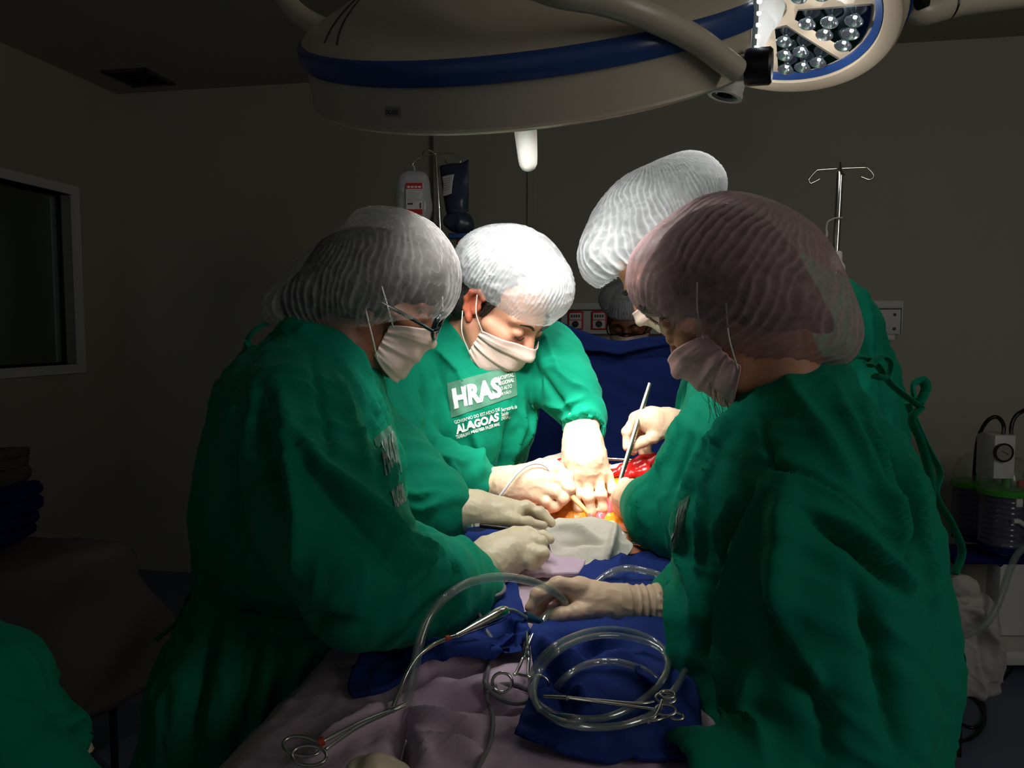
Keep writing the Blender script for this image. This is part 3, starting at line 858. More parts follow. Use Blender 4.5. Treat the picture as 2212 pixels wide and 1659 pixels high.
cl_ = bpy.data.lights.new('corridor_fill_light', 'POINT'); cl_.energy = 1.2; cl_.shadow_soft_size = .15; co_ = bpy.data.objects.new('corridor_fill_light', cl_); COL.objects.link(co_); co_.location = rp(-.7, 3.4, 2.6)  # added point light that lifts the dark corridor, no fitting is modelled

# medical gas rail on the back wall
def rail():
    # along the wall: distance s of a photo column on the wall plane
    n = -RF; p0 = rp(0, .06, 0)
    def on_wall(px, py):
        d = DIR(px, py); t = ((p0 - EYE) @ n) / (d @ n); return EYE + d * t
    a = on_wall(1215, 655); b = on_wall(1938, 650); c = on_wall(1938, 722)
    sa, sb = (a - PC) @ RR, (b - PC) @ RR; z1 = b[2]; z0 = c[2]
    r = thing('medical_gas_rail', 'long white medical gas rail on the back wall behind the blue screen', 'rail', tuple(rp((sa + sb) / 2, .06, z0)))
    def rb(name, s0, s1, t0, t1, za, zb, mat, par, bev=.004):
        return box(name, rp((s0 + s1) / 2, (t0 + t1) / 2, (za + zb) / 2), (s1 - s0, t1 - t0, zb - za), M[mat], par, RM, bev)
    zl = z1 - (z1 - z0) * .26
    rb('back_channel', sa, sb, .06, .13, z0, zl, 'white_paint', r); rb('top_channel', sa, sb, .06, .15, zl + .003, z1, 'white_paint', r, .008)
    rb('end_cap', sb, sb + .006, .06, .14, z0, z1, 'white_paint', r, .002)
    for zz in (.22, .78): lathe('screw', rp(sb - .03, .131, z0 + (zl - z0) * zz), -RF, [(0, 0), (.008, 0), (.008, .003), (0, .004)], M['ink'], r, 12)
    rb('socket_block', sb - .13, sb - .02, .08, .12, z0 - .03, z0, 'white_paint', r); lathe('socket_hole', rp(sb - .085, .10, z0 - .0301), -ZZ, [(0, 0), (.014, 0), (.014, .002), (0, .002)], M['black'], r, 14)
    for px in (1246, 1296):
        q = on_wall(px, 684); s = (q - PC) @ RR; zc = (z0 + zl) / 2 + .01
        o = rb('gas_outlet', s - .042, s + .042, .13, .142, zc - .05, zc + .05, 'red', r, .006)
        rb('outlet_plate', s - .032, s + .032, .142, .146, zc + .004, zc + .04, 'label', o, .001); rb('outlet_plate', s - .032, s + .032, .142, .146, zc - .042, zc, 'label', o, .001)
        for k in range(4): rb('printed_mark', s - .024 + .013 * k, s - .015 + .013 * k, .146, .1465, zc + .016, zc + .03, 'ink', o, 0)
        lathe('outlet_port', rp(s, .146, zc - .02), -RF, [(.0, 0), (.018, 0), (.018, .004), (.012, .004), (.010, .001), (0, .001)], M['black'], o, 18)
rail()

# ================================================================ operating lamps
def lamp_near():
    base = LAMP_C + LAMP_N * .2
    L = thing('surgical_lamp', 'large cream domed surgical lamp with dark blue band, nearest, tilted over the table', 'lamp', tuple(base))
    R = .3425
    dome = [(R - .004, .002), (R - .012, .009), (R - .036, .019), (R - .075, .036), (R - .130, .060), (.12, .085), (.05, .096), (0, .098)]
    lathe('dome', LAMP_C, LAMP_N, dome, M['lamp'], L, 96, 40)
    lathe('blue_band', LAMP_C, LAMP_N, [(R - .006, .003), (R - .001, .001), (R + .003, -.004), (R + .004, -.020), (R + .002, -.026), (R - .004, -.028)], M['lamp_blue'], L, 96, 50)
    lathe('skirt', LAMP_C, LAMP_N, [(R - .003, -.027), (R - .003, -.040), (R - .001, -.076)], M['lamp'], L, 96, 40)
    lathe('rim', LAMP_C, LAMP_N, [(R - .001, -.0755), (R + .001, -.0785), (R - .003, -.0825), (R - .020, -.083), (R - .024, -.078)], M['lamp'], L, 96, 50)
    U, V, N = frame_of(LAMP_N)
    face = lathe('lens_plate', LAMP_C, LAMP_N, [(R - .022, -.079), (.06, -.074), (0, -.074)], M['lamp'], L, 72)
    leds(L, LAMP_C - LAMP_N * .082, -LAMP_N, R - .04, 5)
    h0, h1 = W(1134, 262, 1.225), W(1142, 368, 1.272); hn = (h1 - h0) / np.linalg.norm(h1 - h0); hl = np.linalg.norm(h1 - h0)
    hb = lathe('handle_hub', h0 - hn * .025, hn, [(.04, -.045), (.04, .0), (.030, .012), (.018, .022), (0, .022)], M['white_paint'], L, 32)
    lathe('sterile_handle', h0, hn, [(.0, -.006), (.0188, -.005), (.0180, .02), (.0160, hl - .022), (.0148, hl - .010), (.0110, hl - .003), (.006, hl), (0, hl)], M['frost'], L, 32, 60)
    # shallow moulded grooves on the dome
    for a0 in (-.02, .10):
        P = []
        for t in np.linspace(0, 1, 9):
            r = .322 - .085 * t; ang = 3.72 + a0 - .42 * t
            h = np.interp(r, [0, .05, .12, R - .130, R - .075, R - .036, R - .012], [.098, .096, .085, .060, .036, .019, .009]) + .0004
            P.append(LAMP_C + r * (math.cos(ang) * RGT_N + math.sin(ang) * BCK_N) + h * LAMP_N)
        tube('moulded_groove', P, .0014, M['ink'], L, 6)
    # yoke: one bent tube from the right pivot up over the dome, one on the left
    tube('yoke_arm', [W(1590, 152, .905), W(1560, 128, .89), W(1500, 84, .86), W(1400, 35, .82), W(1300, 2, .80), W(1180, -22, .80), W(1050, -90, .85), W(900, -260, 1.0)], .0145, M['lamp'], L, 20)
    tube('yoke_arm', [W(760, 92, 1.27), W(700, 62, 1.29), W(655, 38, 1.31), W(618, 0, 1.33), W(600, -60, 1.33), W(640, -200, 1.30), W(760, -280, 1.25), W(900, -300, 1.2)], .0175, M['lamp'], L, 20)
    tube('pivot', [W(900, -240, 1.0), W(900, -330, 1.2), W(900, -560, 1.25)], .03, M['lamp'], L, 16)
    ca, cb = W(1549, 151, .945), W(1614, 146, .932)
    n = (cb - ca) / np.linalg.norm(cb - ca)
    lathe('pivot_collar', ca, n, [(0, -.05), (.0175, -.05), (.0175, 0), (.0158, .001), (.0158, np.linalg.norm(cb - ca)), (0, np.linalg.norm(cb - ca))], M['steel'], L, 32)
    lathe('pivot_seal', ca, n, [(.0135, -.006), (.0192, -.006), (.0192, .003), (.0135, .003)], M['black'], L, 32)
    lathe('pivot_cap', cb, n, [(0, -.002), (.0205, -.002), (.0218, .002), (.0218, .026), (.019, .029), (0, .029)], M['black'], L, 32)
    # the right side of the head is cut off straight, a lit lens strip runs down its front corner
    CUT = .256; pc0 = LAMP_C + RGT_N * CUT
    for o in list(L.children):
        if o.name.split('.')[0] in ('dome', 'blue_band', 'skirt', 'rim', 'lens_plate'):
            bm = bmesh.new(); bm.from_mesh(o.data); bmesh.ops.bisect_plane(bm, geom=bm.verts[:] + bm.edges[:] + bm.faces[:], plane_co=Vector(pc0), plane_no=Vector(RGT_N), clear_outer=True); bm.to_mesh(o.data); bm.free()
    hc_ = math.sqrt(.34**2 - CUT**2); V_ = []; n_ = 24
    for t in np.linspace(-hc_, hc_, n_):
        r = math.hypot(t, CUT); ht = np.interp(r, [.12, R - .130, R - .075, R - .036, R - .012, R], [.085, .060, .036, .019, .009, -.004])
        V_ += [pc0 + BCK_N * t + LAMP_N * ht, pc0 + BCK_N * t - LAMP_N * .079]
    bm = bmesh.new(); add_geo(bm, V_, [(2 * i, 2 * i + 1, 2 * i + 3, 2 * i + 2) for i in range(n_ - 1)]); bm_obj('side_panel', bm, M['lamp'], L, smooth=False)
    f0 = pc0 - BCK_N * (hc_ * .93)
    sp_ = tube('side_lens', [f0 + LAMP_N * .02 + RGT_N * .004, f0 - LAMP_N * .02 + RGT_N * .006, f0 - LAMP_N * .075 + RGT_N * .004], .006, M['led_cup'], L, 10)
    for k in range(7): lathe('led_chip', f0 + LAMP_N * (.012 - .013 * k) + RGT_N * .010 - BCK_N * .003, RGT_N - BCK_N, [(0, 0), (.0025, .001), (.0018, .004), (0, .005)], M['led'], sp_, 10)
    # camera socket under the right edge
    sa, sb = W(1580, 158, 1.03), W(1552, 195, 1.015); n = (sb - sa) / np.linalg.norm(sb - sa) * .55 - LAMP_N * .55; n /= np.linalg.norm(n)
    lathe('handle_socket', sa, n, [(0, -.01), (.022, -.01), (.022, .024), (.0235, .027), (.0235, .032), (.0175, .032), (.016, .027), (.014, .018), (0, .018)], M['white_paint'], L, 32)
    lathe('socket_core', sa, n, [(.0155, .0185), (.0155, .0285), (.011, .030), (.009, .021), (0, .021)], M['black'], L, 24)
    # asset sticker on the skirt
    bv = BVHTree.FromObject(bpy.data.objects['skirt'], bpy.context.evaluated_depsgraph_get())
    st = cloth_sheet('sticker', bv, [(832, 231), (864, 231), (865, 252), (833, 251)], M['sticker'], L, .0008, 6, 4)
    cloth_text('sticker_text', 'DC-025', bv, [(835, 237), (861, 237), (861, 247), (835, 246)], M['ink'], st, .0016, .01, .1)
    cloth_sheet('paint_chip', bv, [(812, 270), (819, 273), (818, 278), (808, 277)], M['label'], L, .0006, 2, 2)
M['sticker'] = plain('aged sticker', srgb(150, 146, 130), .6)
M['led_back'] = plain('dark lamp mirror', (.25, .27, .30, 1), .12, metal=1.0)
M['led_cup'] = plain('clear led lens', (.62, .68, .72, 1), .12, metal=1.0, emit=((.8, .92, 1, 1), .06))
M['led'] = plain('lit led', (1, 1, 1, 1), .3, emit=((.93, .98, 1, 1), 8.0))
M['lampface'] = plain('cream lamp face', srgb(206, 186, 160), .35)
M['cover'] = clear('lamp cover glass', tint=(.97, .98, .98, 1), ior=1.35, haze=.05, hazecol=(.8, .85, .85, 1), rough=.04)
M['frosted'] = plain('frosted lens field', srgb(205, 210, 205), .3, sss=.3)
RGT_N = RGT - LAMP_N * (RGT @ LAMP_N); RGT_N /= np.linalg.norm(RGT_N); BCK_N = np.cross(LAMP_N, RGT_N)
_led = {}
def leds(L, c, n, R, nsec, phase=0.0, detail=False):
    """sector windows with clear conical LED lenses behind them"""
    n = np.asarray(n, float); U, V, N = frame_of(n)
    for s in range(nsec):
        a0 = phase + 2 * math.pi * s / nsec; half = math.pi / nsec * (.70 if nsec < 6 else .80)
        outl = []
        for r, fr in ((.30, .60), (.55, .85), (.97, 1.0)):
            outl.append((r * R, -half * fr))
        arc = [(.97 * R, t) for t in np.linspace(-half, half, 9)[1:-1]]
        outl = outl + arc + [(r * R, half * fr) for r, fr in ((.97, 1.0), (.55, .85), (.30, .60))]
        pts = [c + r * (math.cos(a0 + t) * U + math.sin(a0 + t) * V) for r, t in outl]
        bm = bmesh.new(); v0 = [bm.verts.new(tuple(p + N * .0015)) for p in pts]; v1 = [bm.verts.new(tuple(p - N * .004)) for p in pts]
        bm.faces.new(v0); bm.faces.new(v1[::-1])
        for i in range(len(pts)): bm.faces.new([v0[i], v0[i - 1], v1[i - 1], v1[i]])
        bmesh.ops.recalc_face_normals(bm, faces=bm.faces)
        win = bm_obj('lens_window', bm, M['led_back'], L, smooth=False)
        for r, ts in ((.42, (0,)), (.62, (-.42, .42)), (.84, (-.62, 0, .62))):
            for t in ts:
                p = c + r * R * (math.cos(a0 + t * half) * U + math.sin(a0 + t * half) * V)
                me = _led.get('cup')
                if me is None:
                    bm = bmesh.new(); add_geo(bm, *lathe_geo((0, 0, 0), (0, 0, 1), [(.004, .0), (.010, .004), (.0175, .014), (.020, .0165), (.018, .0165), (.012, .008), (.006, .004)], 20))
                    me = bpy.data.meshes.new('led_lens'); bm.to_mesh(me); bm.free(); me.materials.append(M['led_cup'])
                    bm = bmesh.new(); add_geo(bm, *lathe_geo((0, 0, 0), (0, 0, 1), [(0, .004), (.0042, .005), (.0042, .008), (0, .0095)], 12))
                    m2 = bpy.data.meshes.new('led_chip'); bm.to_mesh(m2); bm.free(); m2.materials.append(M['led'])
                    for m_ in (me, m2):
                        for q in m_.polygons: q.use_smooth = True
                    _led['cup'], _led['chip'] = me, m2
                for nm in ('cup', 'chip'):
                    o = bpy.data.objects.new('led_lens' if nm == 'cup' else 'led_chip', _led[nm]); COL.objects.link(o)
                    o.parent = win if nm == 'cup' else lens
                    mw = Matrix.Translation(Vector(p + N * .002)) @ Matrix(np.stack([U, V, N], 1).tolist()).to_4x4()
                    if nm == 'cup': o.matrix_parent_inverse = Matrix.Identity(4); o.matrix_basis = mw; lens = o
                    else: o.matrix_parent_inverse = Matrix.Identity(4)
def lamp_far():
    L = thing('surgical_lamp', 'second surgical lamp at top right whose lit face shows clear LED lenses', 'lamp', tuple(LAMP2_C + LAMP2_N * .15))
    R = .296; c, n = LAMP2_C, LAMP2_N
    lathe('housing', c, n, [(R, 0), (R + .002, .03), (R - .004, .05), (R - .05, .075), (.12, .13), (0, .14)], M['lamp'], L, 80, 40)
    lathe('blue_band', c, n, [(R + .001, .040), (R + .006, .043), (R + .004, .060), (R - .012, .066)], M['lamp_blue'], L, 80, 50)
    lathe('face_ring', c, n, [(R, 0), (R - .004, -.006), (R - .012, -.008), (R - .040, -.006), (R - .044, .004)], M['lampface'], L, 80, 40)
    lathe('blue_inner_ring', c, n, [(R - .043, .0035), (R - .045, -.001), (R - .060, .004), (R - .062, .010)], M['lamp_blue'], L, 80, 40)
    lathe('face_plate', c, n, [(R - .060, .010), (.06, .008), (.045, .008), (.043, .02), (0, .02)], M['lampface'], L, 64, 40)
    leds(L, c + n * .006, -n, R - .063, 7, phase=LAMP2_PH)
    lathe('handle_hub', c, -n, [(.040, -.02), (.040, .015), (.036, .03), (.030, .034), (.026, .09), (.022, .11), (0, .115)], M['frost'], L, 32)
    for i_ in range(5):
        a_ = LAMP2_PH + 2 * math.pi * i_ / 5; U_, V_, N_ = frame_of(-n)
        pl_ = bpy.data.lights.new('lamp_face_fill', 'POINT'); pl_.energy = .5; pl_.shadow_soft_size = .002; pl_.color = (.95, .98, 1)  # added points floating before the lenses, only to brighten the cream face
        po_ = bpy.data.objects.new('lamp_face_fill', pl_); COL.objects.link(po_); po_.location = c - n * .09 + .16 * (math.cos(a_) * U_ + math.sin(a_) * V_)
    tube('suspension_arm', [c + n * .02 + np.array([.29, .05, .03]), W(1985, 25, 1.82), W(2040, 12, 1.83), W(2090, 4, 1.84), W(2260, -18, 1.86), W(2600, -60, 1.9)], [.012, .03, .034, .030, .030, .030], M['lamp'], L, 20)
    lathe('arm_cap', W(1990, 4, 1.765), -FWD + .6 * RGT, [(0, -.01), (.016, -.01), (.016, .012), (0, .014)], M['black'], L, 20)
    lathe('arm_joint', W(2057, 8, 1.83), RGT - .07 * UPV, [(.031, -.002), (.035, -.002), (.035, .002), (.031, .002)], M['black'], L, 24)
LAMP2_PH = .06
lamp_near(); lamp_far()
# ================================================================ the team round the table
def person(label, px, d):
    p = W(px, 829, d)
    return thing('person', label, 'person', (p[0], p[1], 0.0), None)

# ---- A: woman on the left, in shadow, seen from her right side
A = person('person with thin white cap and dark glasses, side-on at left, gloved hands on the gauze', 500, 1.24)
HA = Head((.90, .16, -.42), (-.012, -.085, .0), W(810, 650, 1.245), .87)
S = head_sdf(HA); hs = head_sdf(HA, Sdf(), ears=False)
HA.cap(S, (-.03, 0, -.04), (-.035, 0, -.09), .056, .055, k=.03)
S.cap(HA.w(-.035, 0, -.08), W(700, 780, 1.285), .054, .062, .03); S.pc((700, 790, 1.285, 75), (655, 940, 1.27, 120), (645, 1120, 1.26, 150), k=.05)
sculpt('body', S, .0032, M['skin_dark'], A, smooth=1)
_, G = mask_patch('face_mask', HA, hs, M['mask'], A, seed=1)
ear_loops(HA, G, _, _, sides=(-1,))
S = Sdf(); HA.ell(S, (-.03, 0, .05), (.100, .088, .092)); HA.ell(S, (.022, 0, .068), (.082, .086, .074)); HA.ell(S, (-.01, 0, .01), (.05, .086, .05)); S.pc((740, 610, 1.285, 92), (665, 650, 1.285, 58), k=.05)
S.plane(HA.w(.060, 0, .0), HA.R @ np.array([.75, 0, -.66]), .01)
sculpt('hair', S, .005, M['hair'], A)
S = Sdf().pc((825, 590, 1.285, 142), (715, 632, 1.285, 82), (622, 667, 1.285, 50), k=.06)
S.pe(890, 590, 1.285, 98, 98, .108, 0, k=.04); S.pe(845, 640, 1.285, 130, 80, .100, -12, k=.04)
bouffant('bouffant_cap', S, M['cap_grey'], A, .0026, W(840, 470, 1.285), WV(0, 0, 0) * 0 + Vector((.25, 0, 1)), 62, .0030, W(790, 716, 1.285), -.20 * RGT * -1 * -1 - UPV * 1.0 + .34 * RGT, seed=2, crinkle=.0008)
# glasses
gl = []
tip, hinge = HA.w(-.005, -.090, .002), HA.w(.108, -.078, -.006)
g = tube('glasses', [tip, HA.w(.05, -.090, -.001), hinge], .0066, M['black_gloss'], A, 8, flat=.5)
for s in (-1, 1):
    c = HA.w(.121, s * .036, .010)
    R_ = [c + HA.R @ (np.array([-.012 * abs(math.cos(a)) * (1 if s * math.cos(a) > 0 else 0), .031 * math.cos(a), .024 * math.sin(a)]) * .95) for a in np.linspace(0, 2 * math.pi, 21)]
    tube('lens_rim', R_, .0046, M['black_gloss'], g, 8, smooth=False)
tube('nose_bridge', [HA.w(.120, -.008, .016), HA.w(.125, 0, .019), HA.w(.120, .008, .016)], .0024, M['black_gloss'], g, 8)
tube('temple_hinge', [hinge, HA.w(.116, -.070, .000)], .0036, M['black_gloss'], g, 8)

armsA = [(W(640, 960, 1.12), W(790, 1260, 1.03), .12), (W(800, 1262, 1.04), W(1002, 1263, 1.245), .10), (W(840, 1020, 1.44), W(945, 1095, 1.42), .10)]
S = Sdf().pc((692, 800, 1.28, 92), (650, 900, 1.27, 162), (655, 1050, 1.26, 198), (647, 1180, 1.25, 198), (612, 1290, 1.25, 150), k=.05)
S.pc((612, 1310, 1.25, 150), (540, 1500, 1.24, 185), (488, 1659, 1.23, 162), (480, 2250, 1.22, 210), k=.05)
S.pc((630, 890, 1.13, 112), (730, 850, 1.43, 92), k=.06)
S.pc((640, 960, 1.12, 125), (715, 1115, 1.07, 140), (790, 1255, 1.03, 128), k=.05); S.pc((790, 1255, 1.03, 128), (900, 1266, 1.12, 116), (970, 1266, 1.2, 96), (1000, 1264, 1.245, 80), k=.03)
S.pc((740, 900, 1.42, 90), (840, 1015, 1.44, 92), (900, 1090, 1.43, 92), (945, 1096, 1.42, 74), k=.04)
ring_prims(S, W(708, 772, 1.285), HA.w(-.03, 0, -.06) - W(700, 790, 1.285), .070, .011, .02)
S.pc((985, 1263, 1.225, 60), (1012, 1262, 1.26, 66), k=.004, sub=True)
kA = []
crA = [([(772, 815), (795, 870), (818, 930), (838, 1000), (850, 1070)], .009, .007), ([(745, 800), (775, 870), (795, 930), (820, 1010), (842, 1090)], .009, .006),
       ([(800, 840), (832, 920), (855, 985), (868, 1060)], .008, .006), ([(715, 800), (745, 880), (780, 960), (800, 1040)], .012, .006),
       ([(610, 860), (640, 940), (700, 1015), (770, 1065), (830, 1115), (880, 1180), (915, 1225)], .014, .010),
       ([(640, 985), (720, 1085), (790, 1150), (850, 1215), (900, 1250)], .022, -.010), ([(668, 770), (690, 850), (705, 930), (712, 1000)], .006, -.004),
       ([(560, 820), (570, 940), (590, 1060), (600, 1160)], .02, -.012), ([(520, 830), (500, 950), (500, 1080), (520, 1180)], .02, -.012), ([(600, 840), (625, 980), (650, 1120), (640, 1230)], .016, .010),
       ([(428, 1270), (520, 1322), (620, 1338), (760, 1345)], .016, -.016), ([(560, 1350), (540, 1450), (520, 1560), (515, 1655)], .018, -.014), ([(620, 1355), (610, 1480), (590, 1600), (580, 1659)], .02, -.012),
       ([(480, 1340), (440, 1450), (410, 1560), (400, 1655)], .018, -.012), ([(930, 1180), (950, 1215), (940, 1260), (915, 1300)], .010, .009), ([(965, 1195), (985, 1240), (978, 1300), (955, 1345)], .008, .008),
       ([(945, 1200), (962, 1240), (955, 1300), (935, 1350)], .007, -.007), ([(870, 1150), (920, 1195), (900, 1240), (850, 1290)], .010, .008), ([(860, 1060), (900, 1070), (945, 1060)], .007, .005), ([(875, 1095), (915, 1100), (950, 1085)], .007, .006), ([(860, 1130), (900, 1140), (945, 1150)], .009, -.006)]
sculpt('gown', S, .0060, M['gown'], A, smooth=2, disp=gown_disp(armsA, .009, 1.0), creases=crA, keep=kA)
bvA = bvh_of(*kA[0])
pp = cloth_sheet('chest_print', bvA, [(806, 948), (850, 912), (868, 1018), (836, 1048)], M['gown_print'], A)
cloth_text('print_letters', 'HRAS', bvA, [(822, 952), (848, 930), (858, 1000), (834, 1030)], M['print_white2'], pp, bold=.03)
cloth_text('print_letters', 'ALAGOAS', bvA, [(842, 1062), (866, 1040), (874, 1084), (852, 1100)], M['print_white2'], A, bold=.03)
tube('neck_tie', [W(575, 700, 1.27), W(552, 712, 1.25), W(534, 735, 1.25), W(528, 758, 1.26), W(515, 775, 1.28)], .007, M['gown'], A, 8, flat=.4)
tube('neck_tie', [W(534, 735, 1.25), W(545, 752, 1.245), W(580, 760, 1.23)], .006, M['gown'], A, 8, flat=.4)
tube('waist_tie', [W(425, 1255, 1.26), W(405, 1290, 1.26), W(385, 1340, 1.25), W(340, 1380, 1.25)], .010, M['gown'], A, 8, flat=.4)
tube('waist_tie', [W(430, 1262, 1.25), W(520, 1320, 1.13), W(620, 1340, 1.08), W(740, 1345, 1.10)], .007, M['gown'], A, 8, flat=.4)
# upper (left) hand, palm down on the gauze
hand('glove', A, [[(975, 1098, 1.42, 40), (1030, 1104, 1.42, 36), (1085, 1110, 1.42, 28), (1110, 1110, 1.42, 23)], [(1040, 1090, 1.43, 24), (1110, 1100, 1.44, 18)]],
     [[(1108, 1098, 1.425, 10.5), (1136, 1093, 1.425, 9), (1166, 1106, 1.42, 8), (1192, 1128, 1.41, 7)],
      [(1112, 1100, 1.445, 10), (1145, 1098, 1.45, 8.5), (1175, 1112, 1.45, 7.8), (1196, 1132, 1.445, 7)],
      [(1100, 1104, 1.46, 10), (1140, 1106, 1.47, 8.5), (1170, 1120, 1.47, 7.5), (1188, 1136, 1.465, 7)],
      [(1090, 1112, 1.47, 9), (1125, 1120, 1.48, 7.5), (1150, 1132, 1.48, 7)],
      [(1070, 1124, 1.405, 12), (1106, 1123, 1.395, 10), (1140, 1128, 1.395, 8.5), (1174, 1134, 1.395, 7.5)]],
     cuff=[(957, 1100, 1.42, 41), (1020, 1103, 1.42, 36)], seed=1)
# lower (right) hand, curled on the drape
hand('glove', A, [[(1022, 1243, 1.265, 45), (1066, 1212, 1.28, 47), (1108, 1192, 1.29, 40), (1130, 1187, 1.295, 32)], [(1060, 1195, 1.29, 36), (1105, 1170, 1.3, 25)]],
     [[(1118, 1163, 1.30, 12), (1148, 1164, 1.295, 10.5), (1168, 1172, 1.285, 9.2), (1171, 1186, 1.28, 8)],
      [(1130, 1190, 1.285, 12.5), (1152, 1196, 1.27, 10.5), (1172, 1197, 1.27, 9), (1168, 1208, 1.275, 8)],
      [(1122, 1208, 1.275, 12), (1146, 1214, 1.265, 10), (1158, 1218, 1.27, 8.5)],
      [(1112, 1150, 1.32, 11), (1140, 1150, 1.325, 9), (1172, 1158, 1.32, 8), (1188, 1166, 1.315, 7.5)],
      [(1080, 1168, 1.32, 13), (1110, 1156, 1.345, 10), (1142, 1150, 1.345, 8.5)]],
     cuff=[(1006, 1262, 1.25, 46), (1050, 1225, 1.275, 46)], seed=4)
legs(A, -.45, 1.25, .8, 0.3, M['gown'], M['white_paint'])

# ---- B: man in the centre, strongly lit
B = person('person facing the camera in printed green gown, white cap and mask, holding a cautery pencil', 960, 1.88)
HB = Head((.60, -.45, -.64), (-.014, -.086, .0), W(1019, 660, 1.60), 1.0, roll=0)
S = head_sdf(HB, ears=False); hs = head_sdf(HB, Sdf(), ears=False)
S.cap(HB.w(-.03, 0, -.04), W(1000, 765, 1.74), .058, .064, .03); S.pc((1005, 780, 1.76, 70), (1000, 900, 1.79, 100), (980, 1050, 1.82, 100), k=.05)
sculpt('body', S, .0030, M['skin_light'], B)
for s in (-1, 1):
    S = Sdf(); ear_sdf(HB, S, s); sculpt('ear', S, .0016, M['ear'], B)
_, G = mask_patch('face_mask', HB, hs, M['mask'], B, seed=2)
ear_loops(HB, G, _, _, sides=(-1, 1))
for s in (-1, 1):
    tube('eyebrow', [HB.w(.101, s * .014, .030), HB.w(.098, s * .030, .037), HB.w(.086, s * .048, .032)], [.003, .0042, .002], M['hair'], B, 8, flat=.6)
    tube('eyelashes', [HB.w(.095, s * .020, .004), HB.w(.098, s * .032, .000), HB.w(.090, s * .046, .004)], [.0012, .0016, .001], M['hair'], B, 6)
S = Sdf(); HB.ell(S, (-.016, 0, .045), (.099, .0785, .090)); HB.cap(S, (-.06, .04, -.03), (-.06, -.04, -.03), .042, k=.02)
HB.cap(S, (.018, -.077, .030), (.014, -.076, -.004), .007, k=.006)
S.plane(HB.w(.03, 0, .02), HB.R @ np.array([.9, 0, -.42]), .006); S.plane(HB.w(-.05, 0, -.06), HB.R @ np.array([.2, 0, -1]), .006)
sculpt('hair', S, .0035, M['hair'], B, disp=lambda v, n: .0015 * (fbm(v * 120) - .5))
S = Sdf().pe(1108, 592, 1.60, 120, 104, .105, 22, k=.03); S.pe(1052, 582, 1.62, 70, 72, .09, 0, k=.04); S.pe(1170, 632, 1.585, 66, 60, .085, 10, k=.04)
HB.ell(S, (-.008, 0, .052), (.106, .086, .094), k=.03)
bouffant('bouffant_cap', S, M['cap_white'], B, .0026, HB.w(-.01, 0, .16), HB.R[:, 2], 110, .0032, HB.w(.02, 0, .042), HB.R @ np.array([.02, 0, -1.0]), seed=5, crinkle=.0018, gather=.0010)

armsB = [(W(1180, 770, 1.74), W(1265, 915, 1.65), .08), (W(850, 950, 1.6), W(1042, 1045, 1.62), .08)]
S = Sdf().pc((1050, 800, 1.76, 112), (1008, 885, 1.79, 140), (975, 1000, 1.83, 130), (965, 1150, 1.87, 135), (960, 1400, 1.9, 140), (950, 1800, 1.93, 165), k=.05)
S.pc((880, 840, 1.71, 80), (985, 785, 1.76, 82), (1100, 775, 1.78, 82), (1180, 775, 1.75, 74), k=.05)
S.pc((1172, 775, 1.75, 70), (1228, 838, 1.70, 55), (1262, 905, 1.65, 46), k=.04); S.pc((1262, 905, 1.65, 44), (1266, 930, 1.63, 41), k=.01)
S.pc((870, 855, 1.68, 84), (843, 940, 1.6, 82), (868, 1000, 1.57, 68), (940, 1012, 1.58, 58), (1000, 1030, 1.6, 50), (1040, 1045, 1.62, 38), k=.035)
ring_prims(S, W(992, 752, 1.735), HB.w(-.03, 0, -.05) - W(1000, 775, 1.74), .070, .010, .02)
S.pc((1268, 915, 1.64, 32), (1268, 950, 1.60, 38), k=.004, sub=True)
crB = [([(1125, 850), (1122, 920), (1095, 1010), (1070, 1080)], .008, .008), ([(1148, 830), (1142, 900), (1110, 990)], .008, .008), ([(1100, 900), (1090, 970), (1070, 1040)], .010, -.009),
       ([(1010, 900), (1030, 960), (1040, 1020)], .012, .006), ([(935, 745), (990, 800), (1010, 850)], .008, .005), ([(940, 780), (960, 850), (975, 900)], .012, -.006), ([(905, 800), (925, 880), (930, 960), (900, 985)], .012, -.010),
       ([(860, 985), (890, 970), (940, 985), (1000, 1000)], .008, .007), ([(890, 1010), (950, 1030), (980, 1055)], .008, -.006), ([(960, 990), (985, 1020), (980, 1060)], .007, .006),
       ([(1165, 800), (1200, 850), (1230, 890)], .009, -.008), ([(1190, 790), (1240, 830), (1275, 850)], .009, .006), ([(1180, 870), (1215, 880), (1260, 860)], .007, .006), ([(1195, 905), (1230, 905), (1275, 885)], .006, .006), ([(1140, 740), (1160, 800), (1170, 860)], .01, -.008), ([(1170, 720), (1195, 770), (1215, 810)], .008, .005)]
kB = []
sculpt('gown', S, .0055, M['gown'], B, smooth=2, disp=gown_disp(armsB, .009, 3.0), creases=crB, keep=kB)
bvB = bvh_of(*kB[0])
pp = cloth_sheet('chest_print', bvB, [(966, 828), (1112, 789), (1117, 854), (975, 903)], M['gown_print'], B)
cloth_text('print_letters', 'HRAS', bvB, [(977, 840), (1080, 813), (1084, 857), (983, 884)], M['print_white'], pp, bold=.05)
for i, t in enumerate(['HOSPITAL', 'REGIONAL', 'DO ALTO', 'SERTÃO']):
    w = [1.0, 1.0, .86, .8][i]
    cloth_text('print_letters', t, bvB, [(1076, 813 + 11.5 * i), (1076 + 33 * w, 805 + 11.5 * i + (1 - w) * 8), (1076 + 33 * w, 813 + 11.5 * i + (1 - w) * 8), (1076, 821 + 11.5 * i)], M['print_white'], pp, bold=.012)
cloth_text('print_letters', 'GOVERNO DO ESTADO DE', bvB, [(981, 909), (1078, 880), (1079, 887), (983, 916)], M['print_white'], B, bold=.005)
